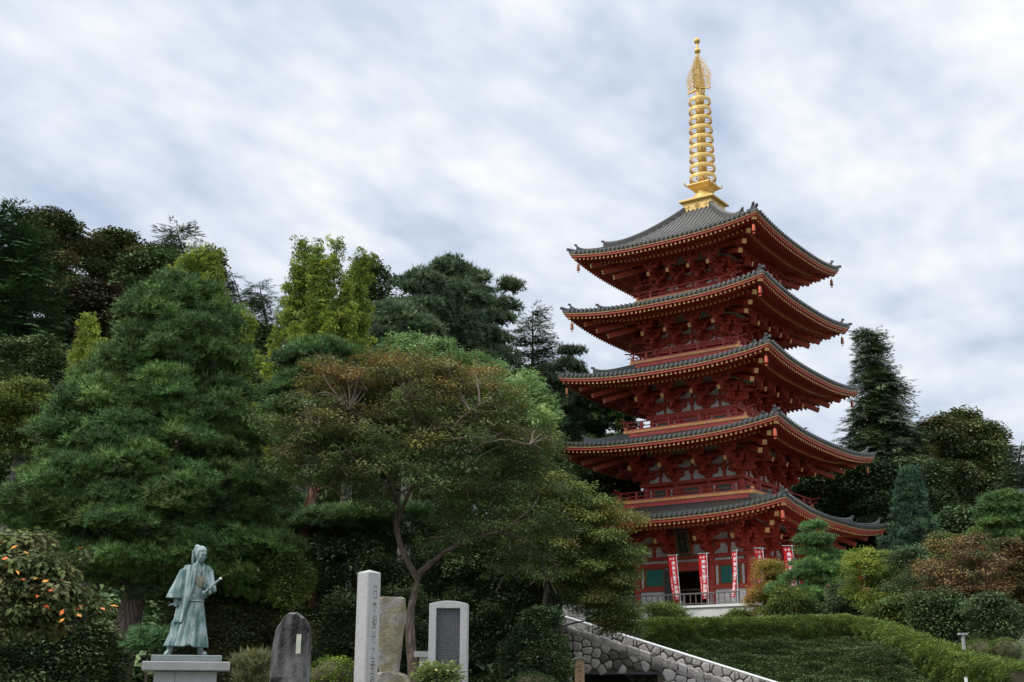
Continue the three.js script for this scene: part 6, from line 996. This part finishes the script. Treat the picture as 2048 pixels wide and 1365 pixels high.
leafyTree({ name: 'pine_sapling', label: 'fresh green pine sapling left of the statue plinth', px: 297, dist: 26, seed: 418, pal: [[0.036, 0.078, 0.025], [0.05, 0.10, 0.032]], geo: G.pine, m: LM.needle, masses: 8, n: 14, size: 0.6, flat: 0.35, fill: 0.1, limbs: 3, trunk: 0.03, rows: [[1266, 285, 312], [1276, 272, 322], [1290, 268, 326], [1300, 272, 320]] });
leafyTree({ name: 'bamboo_grass', label: 'clump of pale bamboo grass between statue and dark slab', category: 'grass clump', px: 505, dist: 25, seed: 419, pal: [[0.07, 0.08, 0.03], [0.10, 0.10, 0.045], [0.13, 0.125, 0.065]], geo: G.blade, m: LM.thin, masses: 26, n: 14, size: 0.5, flat: 0.6, fill: 0.1, limbs: 4, trunk: 0.012, scale: 0.55, rows: [[1312, 490, 525], [1330, 468, 545], [1365, 460, 550], [1400, 460, 550]] });
leafyTree({ name: 'leafy_bush', label: 'small bright leafy bush at the foot of the inset-panel monument', category: 'bush', px: 876, dist: 23.5, seed: 420, pal: [[0.06, 0.095, 0.022], [0.09, 0.12, 0.034], [0.12, 0.135, 0.045]], geo: G.leafS, m: LM.thin, masses: 14, n: 14, size: 0.55, fill: 0.1, limbs: 3, trunk: 0.02, rows: [[1338, 865, 888], [1352, 852, 905], [1400, 845, 915]] });
topiary('round clipped yellow-green shrub between the dark slab and the pillar', 668, 1322, 46, 22, 27, 431, [[0.06, 0.10, 0.012], [0.09, 0.135, 0.016], [0.12, 0.16, 0.02]]);
topiary('round clipped dull green shrub at the bottom before the stair wall', 1066, 1352, 46, 24, 30, 432, [[0.03, 0.05, 0.016], [0.045, 0.062, 0.02]]);

// hedge along the top of the slope, and the clipped ground cover below it
{
  const top = [[1262, 1262, 51.5], [1290, 1246, 52], [1380, 1243, 53], [1500, 1241, 54], [1620, 1238, 55], [1700, 1238, 56], [1760, 1250, 55], [1810, 1268, 53], [1870, 1290, 51], [1920, 1306, 49.5], [1970, 1320, 48], [2060, 1338, 46]].map(([x, y, d]) => at(x, y, d)), c = new THREE.CatmullRomCurve3(top), n = 60;
  const t = thing('hedge', 'long trimmed hedge, bright on top, curving down the slope below the pagoda', 'hedge', top[0].clone().setY(0)), o = t.position, L = new Leaves(501), r = rng(501), rows = [];
  const frame = (u) => { const p = c.getPointAt(u), g = c.getTangentAt(u).setY(0).normalize(), nx = V(g.z, 0, -g.x); if (nx.z < 0) nx.negate(); return [p, nx]; };   // nx points towards the viewer
  const sec = [[-0.85, -2.2], [-0.85, -0.15], [-0.6, -0.04], [0.55, -0.04], [0.76, -0.16], [0.84, -0.45], [0.84, -2.2]];
  for (let k = 0; k <= n; k++) { const [p, nx] = frame(k / n); rows.push(sec.map(([a, b]) => p.clone().addScaledVector(nx, a * 0.92).add(V(0, b - 0.06, 0)).sub(o))); }
  const m = new MB(); m.loft(rows).cap(rows[0], true).cap(rows[n]); m.build('inner_twigs', mat(0.10, 0.085, 0.05, 1, { map: mottle }), t);
  for (let k = 0; k < 15000; k++) {
    const u = r(), [p, nx] = frame(u), s = r(); let a, b; if (s < 0.4) { a = lerp(-0.6, 0.82, r()); b = -0.02 - 0.2 * Math.pow(Math.max(0, (a - 0.5) / 0.32), 2); } else { b = -0.2 - 1.3 * r(); a = 0.84; }
    const w = p.clone().addScaledVector(nx, a + 0.22 * N3(u * 75, b * 2.6, 3) - 0.02).add(V(0, b + 0.14 * N3(u * 70, a * 2, 7) + 0.07 * r() * r(), 0)).sub(o); L.add(w, 0.5 + 1.0 * r(), pick(P_HEDGE, clamp(r() * 0.7 + 0.3 * N3(u * 30, b, 1) + 0.15, 0, 0.99)), undefined, (r() - 0.5) * 1.4);
  }
  L.build('foliage', t, G.hedge, LM.mid);
  // ground cover on the slope: a shelf below the hedge, then a steeper face
  const bank = (drop, v) => (v < 0.3 ? drop - 0.45 * v / 0.3 : lerp(drop - 0.45, 0.5, Math.pow((v - 0.3) / 0.7, 0.8)));
  const C = new Leaves(502), q = rng(502), dummy = { p: [] };
  for (let k = 0; k < 34000; k++) {
    const u = q(), v = q(), [p, nx] = frame(u), x = p.x + nx.x * (0.9 + v * 11), z = p.z + nx.z * (0.9 + v * 11), drop = p.y - 1.35, mound = 0.30 * N3(x * 0.55, z * 0.55, 9) + 0.22 * N3(x * 1.6, z * 1.6, 4) + 0.12 * q() * q() + 0.9 * Math.exp(-Math.pow((x - 14.2) / 1.3, 2) - Math.pow((z + 48.2) / 1.6, 2)), y = Math.max(ground(x, z) + 0.15, bank(drop, v)) + mound;
    C.add(V(x, y, z), 1.0 + 1.1 * q(), pick([[0.028, 0.048, 0.015], [0.037, 0.058, 0.018], [0.047, 0.066, 0.020]], clamp(q() * 0.7 + 0.2 + 0.4 * N3(x * 0.8, z * 0.8, 2), 0, 0.99)), undefined, (q() - 0.5) * 1.0);
  }
  const holder = C.build('ground_cover', scene, G.hedge, LM.mid); tag(holder, 'clipped dark green ground cover on the slope below the hedge', 'ground cover');
  const gc = new MB(), W = 40, D = 14, S = (i, j) => { const [p, nx] = frame(i / W), v = j / D, x = p.x + nx.x * (0.6 + v * 11.3), z = p.z + nx.z * (0.6 + v * 11.3); const drop = p.y - 1.35; return V(x, Math.max(ground(x, z) + 0.05, bank(drop, v)) - 0.12 + 0.30 * N3(x * 0.55, z * 0.55, 9) + 0.9 * Math.exp(-Math.pow((x - 14.2) / 1.3, 2) - Math.pow((z + 48.2) / 1.6, 2)), z); };
  for (let i = 0; i < W; i++) for (let j = 0; j < D; j++) gc.quad(S(i, j), S(i, j + 1), S(i + 1, j + 1), S(i + 1, j));
  structure(gc.build('bank_ground', mat(0.12, 0.095, 0.06, 1, { map: mottle }), scene));
}
// undergrowth on the wooded hill
{
  const U = new Leaves(601), r = rng(601);
  for (let k = 0; k < 26000; k++) { const d = lerp(40, 150, Math.pow(r(), 0.8)), a = lerp(-0.52, 0.52, r()), x = Math.sin(a) * d, z = -Math.cos(a) * d; if (x > 2 && d < 94) continue; U.add(V(x, ground(x, z) + 0.2 + 1.6 * r(), z), 1.3 + 1.4 * r(), pick(P_DARK, r())); }
  const u = U.build('undergrowth', scene, G.leafF, LM.dark); tag(u, 'dense dark undergrowth covering the wooded hill behind the trees', 'undergrowth');
}
renderer.render(scene, camera);
